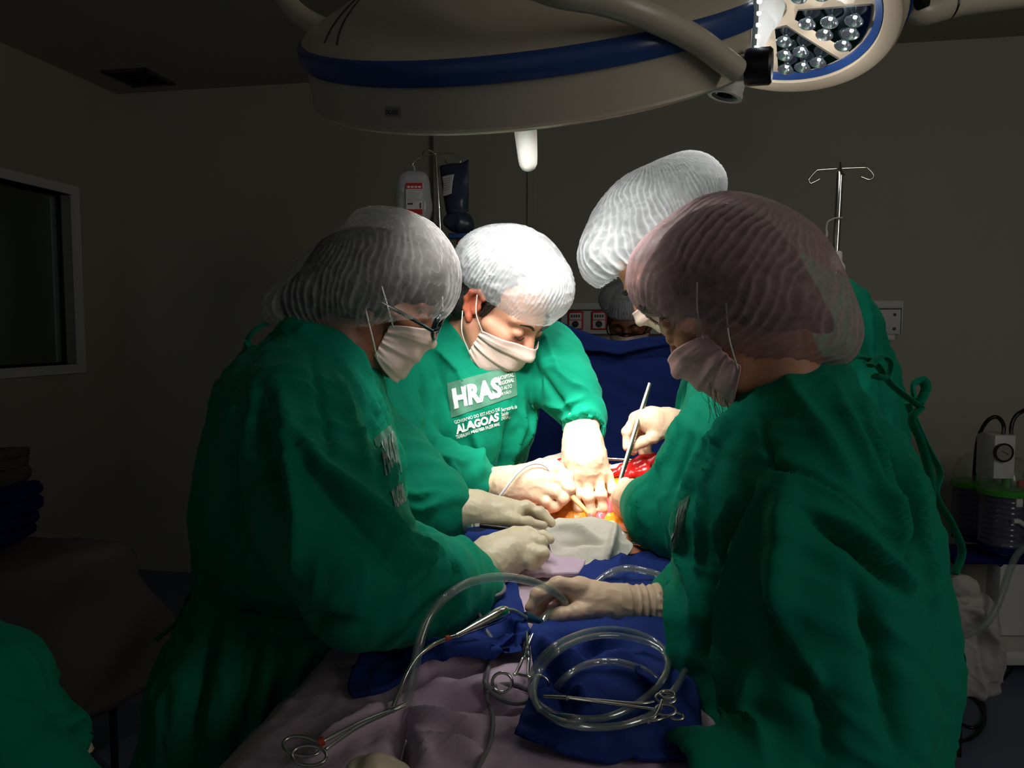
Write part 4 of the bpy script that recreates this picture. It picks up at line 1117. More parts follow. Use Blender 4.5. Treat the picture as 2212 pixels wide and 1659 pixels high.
cloth_text('print_letters', 'ALAGOAS', bvB, [(983, 919), (1076, 890), (1078, 908), (986, 938)], M['print_white'], B, bold=.05)
cloth_text('print_letters', 'TRABALHAR MAIS PARA FAZER MAIS', bvB, [(984, 940), (1078, 911), (1079, 918), (986, 948)], M['print_white'], B, bold=.012)
for i, t in enumerate(['Secretaria da', 'Saúde', '(SESAU)']):
    w = [1.0, .45, .6][i]
    cloth_text('print_letters', t, bvB, [(1082, 881 + 9.5 * i), (1082 + 33 * w, 873 + 9.5 * i + (1 - w) * 8), (1082 + 33 * w, 881 + 9.5 * i + (1 - w) * 8), (1082, 889 + 9.5 * i)], M['print_white'], B, bold=.004)
# his left hand reaches down into the wound
hand('glove', B, [[(1254, 925, 1.63, 33), (1260, 960, 1.60, 38), (1265, 995, 1.585, 38), (1267, 1018, 1.58, 30)], [(1240, 980, 1.60, 24), (1248, 1022, 1.58, 17)], [(1286, 985, 1.60, 24), (1300, 1020, 1.585, 17)]],
     [[(1245, 1024, 1.578, 10), (1244, 1068, 1.566, 9.2), (1248, 1098, 1.57, 8.6), (1252, 1124, 1.58, 7.8)],
      [(1268, 1026, 1.574, 10.3), (1272, 1074, 1.558, 9.6), (1277, 1106, 1.562, 8.8), (1281, 1132, 1.575, 7.8)],
      [(1292, 1026, 1.578, 10), (1299, 1068, 1.563, 9.3), (1302, 1098, 1.567, 8.6), (1298, 1122, 1.58, 7.8)],
      [(1314, 1028, 1.59, 10.5), (1324, 1058, 1.58, 9), (1325, 1078, 1.585, 8), (1320, 1096, 1.595, 7.2)],
      [(1232, 985, 1.60, 13), (1219, 1015, 1.60, 11), (1224, 1042, 1.595, 9.5), (1234, 1062, 1.59, 8)]],
     cuff=[(1259, 908, 1.645, 34), (1258, 950, 1.61, 36)], seed=7, mat=M['glove_thin'])
# his right hand holds the cautery pencil
hand('glove', B, [[(1060, 1047, 1.61, 30), (1100, 1046, 1.59, 36), (1140, 1042, 1.575, 37), (1166, 1040, 1.565, 30)], [(1110, 1062, 1.575, 26), (1160, 1064, 1.56, 20)]],
     [[(1160, 1014, 1.578, 11.5), (1200, 1010, 1.572, 10), (1226, 1028, 1.562, 9.2), (1236, 1056, 1.552, 8.2)],
      [(1168, 1034, 1.558, 11.5), (1206, 1036, 1.546, 10), (1231, 1056, 1.538, 9), (1226, 1074, 1.544, 8.2)],
      [(1166, 1054, 1.548, 11), (1198, 1062, 1.536, 9.6), (1217, 1078, 1.534, 8.8), (1207, 1091, 1.542, 7.8)],
      [(1156, 1070, 1.548, 10.5), (1182, 1084, 1.54, 8.8), (1197, 1095, 1.54, 7.8), (1186, 1102, 1.55, 7.2)],
      [(1130, 1016, 1.61, 13), (1168, 1004, 1.615, 11), (1200, 1006, 1.612, 9.5), (1222, 1022, 1.605, 8.5)]],
     cuff=[(1047, 1047, 1.62, 31), (1085, 1047, 1.61, 32)], seed=9, mat=M['glove_thin'])
legs(B, -.17, 1.92, .8, 0.0, M['gown'], M['white_paint'])

# ---- C: tall figure across the table, white cap lit from above
C = person('person in brightly lit white cap holding long forceps, behind the pink-capped person', 1690, 1.8)
HC = Head((-.66, .04, -.75), (.098, 0, .035), W(1352, 632, 1.60), 1.0)
S = head_sdf(HC); hs = head_sdf(HC, Sdf(), ears=False)
S.cap(HC.w(-.03, 0, -.04), W(1600, 640, 1.68), .058, .066, .03); S.pc((1610, 660, 1.69, 80), (1690, 860, 1.74, 130), k=.05)
sculpt('body', S, .0034, M['skin_tan'], C)
_, G = mask_patch('face_mask', HC, hs, M['mask'], C, seed=3)
ear_loops(HC, G, _, _)
for s in (-1, 1): tube('eyebrow', [HC.w(.100, s * .014, .030), HC.w(.098, s * .030, .037), HC.w(.086, s * .048, .032)], [.003, .0042, .002], M['hair'], C, 8, flat=.6)
S = Sdf(); HC.ell(S, (-.016, 0, .048), (.100, .080, .092)); S.plane(HC.w(.03, 0, .03), HC.R @ np.array([.8, 0, -.5]), .006)
sculpt('hair', S, .005, M['hair'], C)
S = Sdf().pe(1402, 480, 1.62, 158, 108, .108, -40, k=.03); S.pe(1492, 405, 1.63, 72, 66, .085, 0, k=.05); S.pe(1305, 566, 1.605, 46, 52, .075, -20, k=.05)
HC.ell(S, (-.012, 0, .05), (.110, .090, .098), k=.04)
bouffant('bouffant_cap', S, M['cap_white'], C, .0027, W(1440, 400, 1.62), (-.35, .1, .9), 78, .0034, W(1330, 600, 1.6), RGT * .62 - UPV * .95 + FWD * 0, seed=8, crinkle=.0012, gather=.0018)
armsC = [(W(1620, 860, 1.5), W(1470, 1120, 1.40), .12), (W(1470, 1120, 1.40), W(1390, 1085, 1.46), .08)]
S = Sdf().pc((1640, 660, 1.69, 115), (1690, 755, 1.72, 188), (1700, 900, 1.75, 222), (1690, 1150, 1.78, 225), (1690, 1500, 1.8, 225), (1690, 1900, 1.83, 235), k=.05)
S.pc((1630, 860, 1.52, 125), (1545, 1000, 1.43, 108), (1475, 1112, 1.40, 92), (1418, 1104, 1.43, 62), (1392, 1088, 1.46, 42), k=.04); S.pc((1560, 850, 1.56, 62), (1560, 950, 1.52, 90), k=.04)
S.pc((1640, 800, 1.78, 75), (1560, 905, 1.72, 52), (1488, 922, 1.68, 34), k=.04)
S.pc((1384, 1083, 1.475, 30), (1370, 1078, 1.5, 34), k=.004, sub=True)
crC = [([(1497, 870), (1470, 930), (1440, 990), (1400, 1040)], .007, .006), ([(1398, 1045), (1386, 1082), (1390, 1120), (1402, 1140)], .006, .007), ([(1380, 1052), (1372, 1090), (1378, 1140), (1395, 1180)], .006, .006), ([(1420, 1010), (1410, 1080), (1425, 1150), (1440, 1200)], .010, -.008), ([(1510, 900), (1480, 990), (1450, 1080)], .012, -.008), ([(1825, 600), (1860, 650), (1880, 720)], .008, .006), ([(1800, 680), (1830, 720), (1850, 770)], .008, .006)]
sculpt('gown', S, .0070, M['gown'], C, smooth=2, disp=gown_disp(armsC, .008, 5.0), creases=crC)
# right hand with the forceps
hand('glove', C, [[(1470, 918, 1.675, 22), (1440, 912, 1.665, 26), (1410, 908, 1.655, 27), (1394, 906, 1.65, 22)], [(1440, 925, 1.65, 20), (1415, 925, 1.645, 18)]],
     [[(1396, 893, 1.66, 11), (1372, 902, 1.66, 10), (1354, 932, 1.655, 9), (1353, 966, 1.65, 8)],
      [(1400, 905, 1.675, 11), (1376, 920, 1.68, 9.5), (1364, 950, 1.68, 8.8), (1369, 976, 1.675, 8)],
      [(1408, 920, 1.685, 10.5), (1388, 940, 1.69, 9), (1380, 962, 1.69, 8.5), (1388, 980, 1.685, 7.6)],
      [(1418, 930, 1.685, 10), (1402, 952, 1.69, 8.5), (1396, 970, 1.69, 7.8), (1402, 982, 1.688, 7)],
      [(1434, 930, 1.645, 13), (1412, 944, 1.635, 11), (1390, 954, 1.632, 10), (1367, 966, 1.636, 9)]],
     cuff=[(1484, 921, 1.68, 27), (1446, 914, 1.667, 26)], seed=11, mat=M['glove_thin'])
# left hand rests inside the wound
hand('glove', C, [[(1384, 1078, 1.475, 31), (1362, 1074, 1.52, 31), (1346, 1076, 1.555, 26)]],
     [[(1346, 1060, 1.57, 10.5), (1334, 1062, 1.595, 9), (1328, 1082, 1.60, 8), (1330, 1100, 1.595, 7.5)], [(1344, 1074, 1.56, 11), (1330, 1080, 1.58, 9.5), (1326, 1102, 1.585, 8)],
      [(1346, 1088, 1.55, 11), (1336, 1098, 1.565, 9.5), (1334, 1116, 1.572, 8)], [(1352, 1098, 1.545, 10), (1346, 1112, 1.555, 8.5), (1344, 1126, 1.565, 7.5)], [(1360, 1052, 1.54, 12), (1350, 1044, 1.57, 10), (1342, 1046, 1.59, 8.5)]],
     cuff=[(1396, 1082, 1.452, 34), (1366, 1075, 1.515, 33)], seed=12, mat=M['glove_thin'])
legs(C, .64, 1.82, .8, math.pi, M['gown'], M['white_paint'])

# ---- D: woman nearest on the right, pink cap
D = person('person in dark green gown and large pink cap, back half turned, right foreground', 1745, 1.12)
HD = Head((-.62, .40, -.67), (.100, 0, .020), W(1446, 735, 1.205), 1.0)
S = head_sdf(HD, ears=False); hs = head_sdf(HD, Sdf(), ears=False)
S.cap(HD.w(-.035, 0, -.04), W(1700, 850, 1.15), .054, .062, .03); S.pc((1710, 870, 1.15, 75), (1750, 1000, 1.14, 130), (1752, 1150, 1.13, 200), k=.05)
sculpt('body', S, .0033, M['skin_tan'], D)
_, G = mask_patch('face_mask', HD, hs, M['mask_pink'], D, seed=4)
ear_loops(HD, G, _, _)
S = Sdf(); HD.ell(S, (-.022, 0, .05), (.104, .090, .094)); HD.ell(S, (.0, 0, .0), (.060, .086, .06)); HD.ell(S, (.03, 0, .06), (.075, .082, .07)); S.pc((1650, 650, 1.14, 110), (1735, 705, 1.15, 62), k=.05); HD.cap(S, (-.05, .03, -.05), (-.05, -.03, -.05), .05, k=.03)
S.plane(HD.w(.036, 0, .0), HD.R @ np.array([.75, 0, -.66]), .01)
sculpt('hair', S, .005, M['hair'], D)
lh = bmesh.new(); rr = random.Random(4)
for i in range(16):
    x = 1515 + rr.uniform(0, 60); P = [W(x + 10, 815 + rr.uniform(-10, 10), 1.13), W(x + rr.uniform(-6, 10), 850, 1.125), W(x + rr.uniform(0, 25), 885 + rr.uniform(-8, 16), 1.13), W(x + rr.uniform(10, 45), 905 + rr.uniform(-10, 30), 1.14)]
    add_geo(lh, *tube_geo(spline(P, 5), .00035, 4))
tag(bm_obj('loose_hair', lh, M['hair_brown'], D), kind='stuff')
S = Sdf().pe(1572, 590, 1.15, 172, 168, .122, 0, k=.04); S.pe(1652, 640, 1.15, 158, 158, .12, 0, k=.05); S.pe(1768, 722, 1.15, 76, 66, .075, 20, k=.07); S.pe(1440, 600, 1.17, 74, 80, .08, -20, k=.06)
bouffant('bouffant_cap', S, M['cap_pink'], D, .0030, W(1640, 500, 1.15), (.45, -.25, .85), 58, .0040, W(1488, 742, 1.16), RGT * -.587 - UPV * .81, seed=13, crinkle=.0005, gather=.0022)
armsD = [(W(1740, 1060, 1.0), W(1800, 1600, .95), .15), (W(1790, 1750, .95), W(1490, 1690, .9), .08)]
S = Sdf().pc((1740, 890, 1.14, 92), (1733, 975, 1.13, 165), (1731, 1135, 1.12, 252), (1748, 1380, 1.12, 270), (1735, 1650, 1.12, 255), (1735, 2200, 1.14, 275), k=.05)
S.pc((1575, 1340, 1.06, 118), (1580, 1560, 1.04, 122), k=.05)
S.pc((1725, 1050, 1.0, 105), (1770, 1280, .97, 160), (1780, 1500, .96, 182), (1775, 1760, .96, 188), k=.05); S.pc((1790, 1760, .95, 160), (1640, 1700, .9, 112), (1500, 1672, .88, 88), k=.03)
S.pc((1620, 1180, 1.30, 85), (1510, 1280, 1.25, 62), (1436, 1308, 1.22, 48), k=.04)
ring_prims(S, W(1715, 838, 1.15), HD.w(-.035, 0, -.05) - W(1715, 850, 1.15), .072, .010, .02)
S.pc((1500, 1672, .88, 62), (1430, 1668, .87, 66), k=.006, sub=True)
crD = [([(1641, 851), (1597, 906), (1553, 972), (1531, 1050), (1525, 1161), (1509, 1238)], .008, .009), ([(1620, 850), (1570, 920), (1520, 1000), (1490, 1090), (1480, 1200), (1500, 1330)], .009, .008), ([(1658, 1039), (1614, 1183), (1580, 1305), (1572, 1393), (1580, 1460), (1567, 1515), (1586, 1582)], .012, .012),
       ([(1586, 1072), (1567, 1139), (1564, 1238), (1578, 1310)], .010, .009), ([(1630, 1060), (1590, 1170), (1550, 1300), (1540, 1420), (1550, 1530)], .020, -.016), ([(1644, 845), (1650, 923), (1669, 1006), (1752, 1028), (1841, 1089), (1918, 1166), (1946, 1216)], .006, -.006),
       ([(1669, 1015), (1752, 1040), (1841, 1102), (1918, 1180)], .008, .004), ([(1752, 1128), (1841, 1177), (1918, 1249), (1968, 1299)], .010, -.012), ([(1760, 1110), (1850, 1162), (1930, 1240), (1975, 1290)], .012, .010),
       ([(1697, 1039), (1697, 1183), (1686, 1294), (1697, 1404)], .024, .014), ([(1640, 1250), (1670, 1370), (1720, 1440), (1769, 1515), (1790, 1620)], .018, -.014), ([(1700, 1390), (1752, 1440), (1780, 1520)], .012, .010),
       ([(1891, 851), (1907, 961), (1952, 1128), (1974, 1294)], .014, -.012), ([(1860, 860), (1880, 980), (1920, 1120), (1950, 1250)], .012, .010), ([(1930, 900), (1960, 1020), (1990, 1200), (2000, 1400)], .012, .009), ([(1800, 830), (1830, 930), (1880, 1050), (1930, 1150)], .012, .008), ([(1700, 820), (1740, 900), (1800, 990), (1850, 1060)], .014, .008),
       ([(1840, 1250), (1900, 1380), (1930, 1500), (1940, 1650)], .018, -.012), ([(1640, 1430), (1620, 1520), (1650, 1640)], .012, .009), ([(1455, 1130), (1450, 1250), (1465, 1400), (1470, 1520)], .010, .007)]
kD = []
sculpt('gown', S, .0060, M['gown'], D, smooth=2, disp=gown_disp(armsD, .009, 9.0), creases=crD, keep=kD)
bvD = bvh_of(*kD[0])
pp = cloth_sheet('chest_print', bvD, [(1466, 1085), (1490, 1070), (1466, 1175), (1446, 1200)], M['gown_print'], D)
cloth_text('print_letters', 'HRAS', bvD, [(1468, 1095), (1484, 1085), (1464, 1165), (1450, 1180)], M['print_white2'], pp, bold=.03)
for P in ([(1815, 790, 1.2), (1850, 770, 1.21), (1890, 785, 1.22), (1925, 830, 1.22), (1965, 862, 1.21), (1990, 880, 1.21)], [(1990, 880, 1.21), (1970, 905, 1.205), (1988, 950, 1.2), (2005, 1010, 1.2), (2012, 1075, 1.19), (1998, 1140, 1.17), (2005, 1190, 1.16)],
          [(1985, 872, 1.21), (2000, 840, 1.22), (1992, 822, 1.225), (1972, 832, 1.22), (1975, 862, 1.215)], [(1960, 870, 1.24), (2000, 960, 1.25), (2030, 1020, 1.25), (2022, 1070, 1.24), (2055, 1130, 1.22), (2078, 1190, 1.21), (2062, 1240, 1.2)],
          [(1880, 790, 1.19), (1905, 770, 1.2), (1925, 785, 1.2), (1915, 815, 1.2), (1890, 812, 1.19)]):
    tube('neck_tie', [W(*p) for p in P], .0085, M['gown'], D, 8, flat=.45)
tube('waist_tie', [W(2052, 1370, 1.15), W(2075, 1420, 1.16), W(2062, 1455, 1.16), W(2048, 1480, 1.15), W(2055, 1560, 1.15), W(2040, 1640, 1.15)], .010, M['gown'], D, 8, flat=.45)
tube('loose_thread', [W(2022, 1165, 1.13), W(2032, 1163, 1.13), W(2034, 1170, 1.13), W(2024, 1174, 1.13)], .0008, M['elastic'], D, 5)
hand('glove', D, [[(1330, 1310, 1.193, 42), (1300, 1307, 1.188, 41), (1272, 1296, 1.188, 38), (1252, 1284, 1.188, 30)], [(1292, 1318, 1.178, 34), (1272, 1322, 1.173, 20)]],
     [[(1248, 1268, 1.178, 13.5), (1205, 1264, 1.173, 11), (1164, 1284, 1.168, 10), (1146, 1312, 1.163, 9)],
      [(1252, 1268, 1.193, 13), (1202, 1270, 1.198, 11), (1168, 1296, 1.193, 10), (1158, 1326, 1.183, 9)],
      [(1250, 1278, 1.213, 12), (1206, 1288, 1.223, 10.5), (1182, 1312, 1.218, 9.5), (1186, 1334, 1.208, 8.5)],
      [(1254, 1292, 1.223, 11), (1222, 1306, 1.233, 9.5), (1206, 1324, 1.228, 8.5), (1208, 1338, 1.218, 8)],
      [(1282, 1320, 1.168, 15), (1244, 1326, 1.156, 12), (1212, 1330, 1.153, 10.5), (1184, 1343, 1.158, 9.5)]],
     cuff=[(1420, 1313, 1.196, 47), (1345, 1310, 1.193, 44)], seed=15, mat=M['glove_thin'])
legs(D, .43, 1.14, .8, math.pi, M['gown'], M['white_paint'])

# ---- E: anaesthetist behind the blue screen
E = person('person with grey cap and brown forehead peering over the blue screen', 1360, 3.05)
HE = Head((-.25, -.85, -.42), (.100, 0, .030), W(1352, 706, 2.90), 1.0)
S = head_sdf(HE); S.cap(HE.w(-.03, 0, -.04), W(1370, 800, 3.05), .058, .07, .03); S.pc((1370, 820, 3.05, 50), (1370, 950, 3.05, 90), k=.05)
sculpt('body', S, .005, M['skin_dark'], E)
hs = head_sdf(HE, Sdf(), ears=False); _, G = mask_patch('face_mask', HE, hs, M['mask'], E, seed=6)
for s in (-1, 1):
    tube('eyebrow', [HE.w(.101, s * .014, .030), HE.w(.098, s * .030, .037), HE.w(.086, s * .048, .032)], [.003, .0042, .002], M['hair'], E, 8, flat=.6)
    tube('eyelashes', [HE.w(.095, s * .020, .004), HE.w(.098, s * .032, .000), HE.w(.090, s * .046, .004)], [.0016, .002, .001], M['hair'], E, 6)
tube('glasses', [HE.w(-.01, -.085, .02), HE.w(.09, -.074, .016), HE.w(.112, -.06, .004), HE.w(.114, -.01, .008), HE.w(.114, .01, .008), HE.w(.112, .06, .004), HE.w(.09, .074, .016), HE.w(-.01, .085, .02)], .003, M['black'], E, 6)
S = Sdf(); HE.ell(S, (-.014, 0, .058), (.112, .092, .092)); S.pe(1348, 645, 3.0, 54, 34, .10, 0, k=.04)
bouffant('bouffant_cap', S, M['cap_white'], E, .004, HE.w(-.01, 0, .16), HE.R[:, 2], 60, .003, HE.w(.03, 0, .045), HE.R @ np.array([.1, 0, -1.0]), seed=21)
S = Sdf(); HE.ell(S, (-.016, 0, .048), (.101, .081, .092)); S.plane(HE.w(.03, 0, .04), HE.R @ np.array([.6, 0, -.8]), .006); sculpt('hair', S, .006, M['hair'], E)
S = Sdf().pc((1370, 860, 3.06, 75), (1370, 930, 3.06, 115), (1370, 1200, 3.1, 125), (1370, 1500, 3.1, 120), k=.05); S.pc((1270, 900, 3.05, 50), (1250, 1050, 3.0, 45), (1290, 1100, 2.85, 35), k=.05); S.pc((1470, 900, 3.05, 50), (1490, 1050, 3.0, 45), (1450, 1100, 2.85, 35), k=.05)
sculpt('gown', S, .013, M['gown'], E, disp=gown_disp((), .006, 12.0))
legs(E, .49, 3.1, .8, -math.pi / 2, M['gown'], M['white_paint'])

# ---- F: assistant at the near left corner, mostly outside the picture
Fp = person('person whose green gown sleeve reaches in at the bottom left corner', -330, .85)
S = Sdf().pc((-420, 1150, .95, 150), (-430, 1400, .95, 240), (-430, 1800, .95, 250), (-430, 2500, .95, 260), k=.06); S.pc((-330, 1180, .88, 120), (-150, 1440, .82, 108), (-24, 1484, .80, 104), (48, 1580, .80, 68), (112, 1610, .82, 54), (132, 1616, .825, 55), k=.04)
S.pc((120, 1615, .82, 50), (160, 1640, .83, 56), k=.004, sub=True)
crF = [([(20, 1390), (60, 1450), (90, 1530)], .010, .007), ([(80, 1600), (120, 1570), (160, 1555), (185, 1565)], .008, .009), ([(90, 1640), (130, 1610), (180, 1600)], .009, -.008)]
sculpt('gown', S, .0085, M['gown'], Fp, smooth=2, disp=gown_disp([(W(-150, 1440, .82), W(130, 1610, .825), .09)], .007, 15.0), creases=crF)
hand('glove', Fp, [[(125, 1625, .825, 48), (120, 1680, .82, 52), (112, 1730, .815, 50)]], [[(80, 1750, .81, 10), (70, 1800, .80, 9), (72, 1830, .8, 8)], [(105, 1760, .80, 11), (100, 1815, .79, 9.5), (102, 1850, .79, 8.5)], [(130, 1758, .81, 10.5), (130, 1810, .80, 9), (132, 1840, .8, 8)], [(150, 1745, .82, 9.5), (154, 1785, .815, 8), (155, 1810, .81, 7.5)], [(80, 1700, .82, 13), (55, 1735, .81, 10.5), (50, 1765, .8, 9)]],
     cuff=[(128, 1612, .826, 52), (120, 1690, .82, 52)], seed=17)
HF = Head((.8, .5, -.35), (0, 0, 0), W(-330, 880, .92), 1.0)
S = head_sdf(HF); S.cap(HF.w(-.03, 0, -.04), W(-400, 1120, .95), .055, .06, .03); S.pc((-410, 1180, .95, 90), (-425, 1400, .95, 150), k=.05); sculpt('body', S, .006, M['skin_tan'], Fp)
S = Sdf(); HF.ell(S, (-.02, 0, .056), (.118, .098, .100)); bouffant('bouffant_cap', S, M['cap_white'], Fp, .005, HF.w(-.01, 0, .16), HF.R[:, 2], 60, .003, HF.w(.03, 0, .03), HF.R @ np.array([-.1, 0, -1.0]), seed=23)
_, G = mask_patch('face_mask', HF, head_sdf(HF, Sdf(), ears=False), M['mask'], Fp, seed=8)
# the same person's other glove rests on the near end of the drape
hand('glove', Fp, [[(800, 1860, .74, 52), (812, 1780, .76, 55), (815, 1720, .775, 48)]], [[(778, 1705, .775, 10.5), (772, 1668, .78, 9.5), (782, 1652, .785, 8.5)], [(806, 1690, .77, 11.5), (808, 1655, .775, 10.5), (818, 1652, .79, 9)], [(832, 1695, .775, 11), (840, 1664, .78, 10), (842, 1655, .79, 9)], [(852, 1710, .78, 10), (864, 1680, .785, 9), (866, 1668, .79, 8)], [(770, 1760, .755, 13), (738, 1725, .76, 11), (728, 1695, .765, 9.5)]],
     cuff=[(796, 1900, .73, 56), (806, 1810, .755, 52)], seed=19)
S = Sdf().pc((-330, 1200, .86, 110), (200, 1900, .72, 130), (600, 2050, .70, 110), (785, 1920, .725, 66), k=.05); sculpt('sleeve', S, .010, M['gown'], Fp, disp=gown_disp((), .006, 18.0))
legs(Fp, -.85, .97, .8, 0.2, M['gown'], M['white_paint'])
# ================================================================ table, drapes and patient
T0 = np.array([-.03, .9]); TS = .30                # centre line of the table: x = T0x + TS (y - T0y)
def ztop(y): return np.interp(y, [.3, .6, .85, 1.1, 1.3, 1.6, 2.0, 2.5], [.99, 1.0, 1.02, 1.055, 1.09, 1.115, 1.10, 1.06])
def drape_base(nu=240, nv=340, y0=.35, y1=2.3, wid=.36):
    G = np.zeros((nv, nu, 3))
    for j, y in enumerate(np.linspace(y0, y1, nv)):
        for i, s in enumerate(np.linspace(-1, 1, nu)):
            a = abs(s) * .95; flat, rad = wid - .13, .13
            if a < flat: x, dz = a, .02 * (a / flat)**2
            elif a < flat + rad * 1.4: t = (a - flat) / (rad * 1.4) * (math.pi / 2); x, dz = flat + rad * math.sin(t), .02 + rad * (1 - math.cos(t))
            else: x, dz = flat + rad + .02 * (a - flat - rad * 1.4), .02 + rad + (a - flat - rad * 1.4)
            x *= math.copysign(1, s)
            G[j, i] = (T0[0] + TS * (y - T0[1]) + x, y, ztop(y) - dz)
    return G
def grid_mesh(name, G, mat, parent=None, disp=None, creases=None, keep=None, thick=.004):
    nv, nu = G.shape[:2]
    return patch(name, G, mat, parent, nu=nu, nv=nv, thick=thick, disp=disp, creases=creases, keep=keep)
PIN = (874, 1521)
base_cr = [([(PIN[0] + 4, PIN[1] + 6), (925, 1545), (990, 1570), (1060, 1590)], .010, .006), ([(PIN[0], PIN[1]), (920, 1455), (990, 1420), (1050, 1420)], .014, .010), ([(PIN[0] + 4, PIN[1]), (960, 1500), (1060, 1505), (1140, 1510)], .012, .010), ([(PIN[0] + 4, PIN[1] + 4), (960, 1520), (1050, 1530), (1130, 1540)], .014, -.010),
           ([(PIN[0] + 2, PIN[1] + 6), (910, 1560), (940, 1610), (1000, 1630), (1060, 1655)], .012, .009), ([(PIN[0], PIN[1] + 6), (890, 1580), (905, 1620), (930, 1658)], .012, .010), ([(PIN[0], PIN[1] + 8), (930, 1590), (1000, 1600)], .016, -.010),
           ([(PIN[0] - 4, PIN[1] + 4), (830, 1565), (790, 1610), (760, 1658)], .012, .009), ([(PIN[0] - 6, PIN[1] + 2), (800, 1560), (730, 1605), (670, 1640)], .012, .009), ([(PIN[0] - 4, PIN[1] + 6), (815, 1580), (770, 1640)], .012, -.012), ([(PIN[0], PIN[1] + 6), (872, 1570), (872, 1620), (866, 1658)], .012, -.020), ([(1080, 1590), (1110, 1595), (1140, 1590)], .006, .004), ([(PIN[0] + 8, PIN[1] - 10), (900, 1490), (935, 1455)], .010, -.008)]
tb = thing('operating_table', 'draped operating table between the surgeons, mostly hidden', 'table', (T0[0] + .18, 1.4, 0))
Rt = np.stack([np.array([1, -TS, 0]) / math.hypot(1, TS), np.array([TS, 1, 0]) / math.hypot(1, TS), ZZ], 1)
def tp(y, t=0.0, z=0.0): return np.array([T0[0] + TS * (y - T0[1]) + t, y - TS * t, z])
box('table_top', tp(1.45, 0, .80), (.50, 2.0, .07), M['black'], tb, Rt, .015); box('column', tp(1.45, 0, .44), (.26, .34, .64), M['steel'], tb, Rt, .02); box('base_plate', tp(1.45, 0, .06), (.46, .9, .12), M['white_paint'], tb, Rt, .03)
kP = []
pur = grid_mesh('mauve_drape', drape_base(), M['purple'], None, disp=lambda v, n: .006 * (folds(v, (.3, 1, 0), .06, .3, 2.0) - .3) + .004 * (folds(v, (1, -.2, 0), .05, .16, 7.0) - .3) + .0008 * fbm(v * 60), creases=base_cr, keep=kP)
tag(pur, 'large mauve drape spread over the legs of the patient at the front of the table', 'drape')
bvP = bvh_of(*kP[0])
def lay(px, py, up=.008):
    r = bvP.ray_cast(Vector(EYE), Vector(DIR(px, py)))
    p = np.array(r[0]) if r[0] is not None else ATZ(px, py, 1.0)
    return p - DIR(px, py) * up * 2.0 + ZZ * up * .2
def cloth_on(name, rows, mat, label, cat, up=.008, nu=60, nv=60, disp=None, creases=None, thick=.004, hem=.003, lift=None, keep=None):
    G = np.array([[lay(p[0], p[1], (p[2] if len(p) > 2 else up)) for p in r] for r in rows])
    o = patch(name, G, mat, None, nu, nv, thick, disp, creases, keep=keep, hem=hem)
    return tag(o, label, cat)
bl_disp = lambda s, a=.007: (lambda v, n: a * (folds(v, (.8, -.5, 0), .05, .22, s) - .3) + .5 * a * (folds(v, (.2, 1, 0), .04, .15, s + 3) - .3) + .0008 * fbm(v * 70))
kL = []
cloth_on('blue_drape', [[(930, 1150), (985, 1150), (1040, 1146), (1078, 1143), (1112, 1140)], [(925, 1240), (985, 1238), (1035, 1236), (1080, 1234), (1112, 1232)], [(900, 1325), (970, 1322), (1030, 1318), (1085, 1314), (1128, 1310)],
         [(800, 1398), (900, 1392), (990, 1384), (1080, 1372), (1143, 1362, .016)], [(752, 1470), (850, 1425), (960, 1400, .014), (1062, 1408, .014), (1140, 1378, .018)], [(762, 1500), (848, 1480), (900, 1442, .010), (985, 1414, .010), (1066, 1410, .010)]],
         M['blue'], 'dark blue drape folded back under the left hands and metal sucker', 'drape', disp=bl_disp(1.0), keep=kL, nu=70, nv=80,
         creases=[([(1060, 1330), (1100, 1350), (1140, 1368)], .010, .006), ([(1000, 1350), (1060, 1375), (1130, 1372)], .010, -.005), ([(860, 1420), (950, 1400), (1050, 1402), (1120, 1382)], .010, .005), ([(1040, 1300), (1070, 1330), (1120, 1350)], .012, -.005)])
kR = []
cloth_on('blue_drape', [[(1262, 1225, .010), (1320, 1212, .014), (1372, 1198, .016), (1425, 1188, .018), (1490, 1180, .018)], [(1196, 1325, .003), (1268, 1318, .002), (1340, 1308, .003), (1402, 1298, .012), (1490, 1290, .014)], [(1146, 1372, .018), (1215, 1385, .016), (1300, 1392, .016), (1382, 1398, .016), (1495, 1400, .014)],
         [(1152, 1460, .016), (1222, 1468, .020), (1300, 1470, .020), (1382, 1470, .020), (1500, 1470, .016)], [(1132, 1535, .012), (1212, 1545, .018), (1300, 1550, .018), (1392, 1550, .018), (1510, 1550, .014)], [(1113, 1592, .012), (1196, 1622, .012), (1290, 1640, .012), (1352, 1642, .012), (1520, 1640)]],
         M['blue'], 'dark blue drape under the coil of clear tubing and the right glove', 'drape', up=.006, disp=bl_disp(4.0, .009), keep=kR, nu=70, nv=80, hem=.006,
         creases=[([(1148, 1380), (1180, 1420), (1220, 1440), (1300, 1430)], .014, .010), ([(1160, 1380), (1240, 1390), (1330, 1380)], .012, .008), ([(1190, 1490), (1240, 1510), (1260, 1540)], .012, .012), ([(1180, 1440), (1215, 1490), (1230, 1540)], .012, -.012), ([(1140, 1560), (1220, 1590), (1310, 1600)], .012, .010), ([(1300, 1420), (1360, 1450), (1420, 1500)], .014, .008), ([(1250, 1450), (1290, 1400), (1360, 1400)], .016, -.008)])
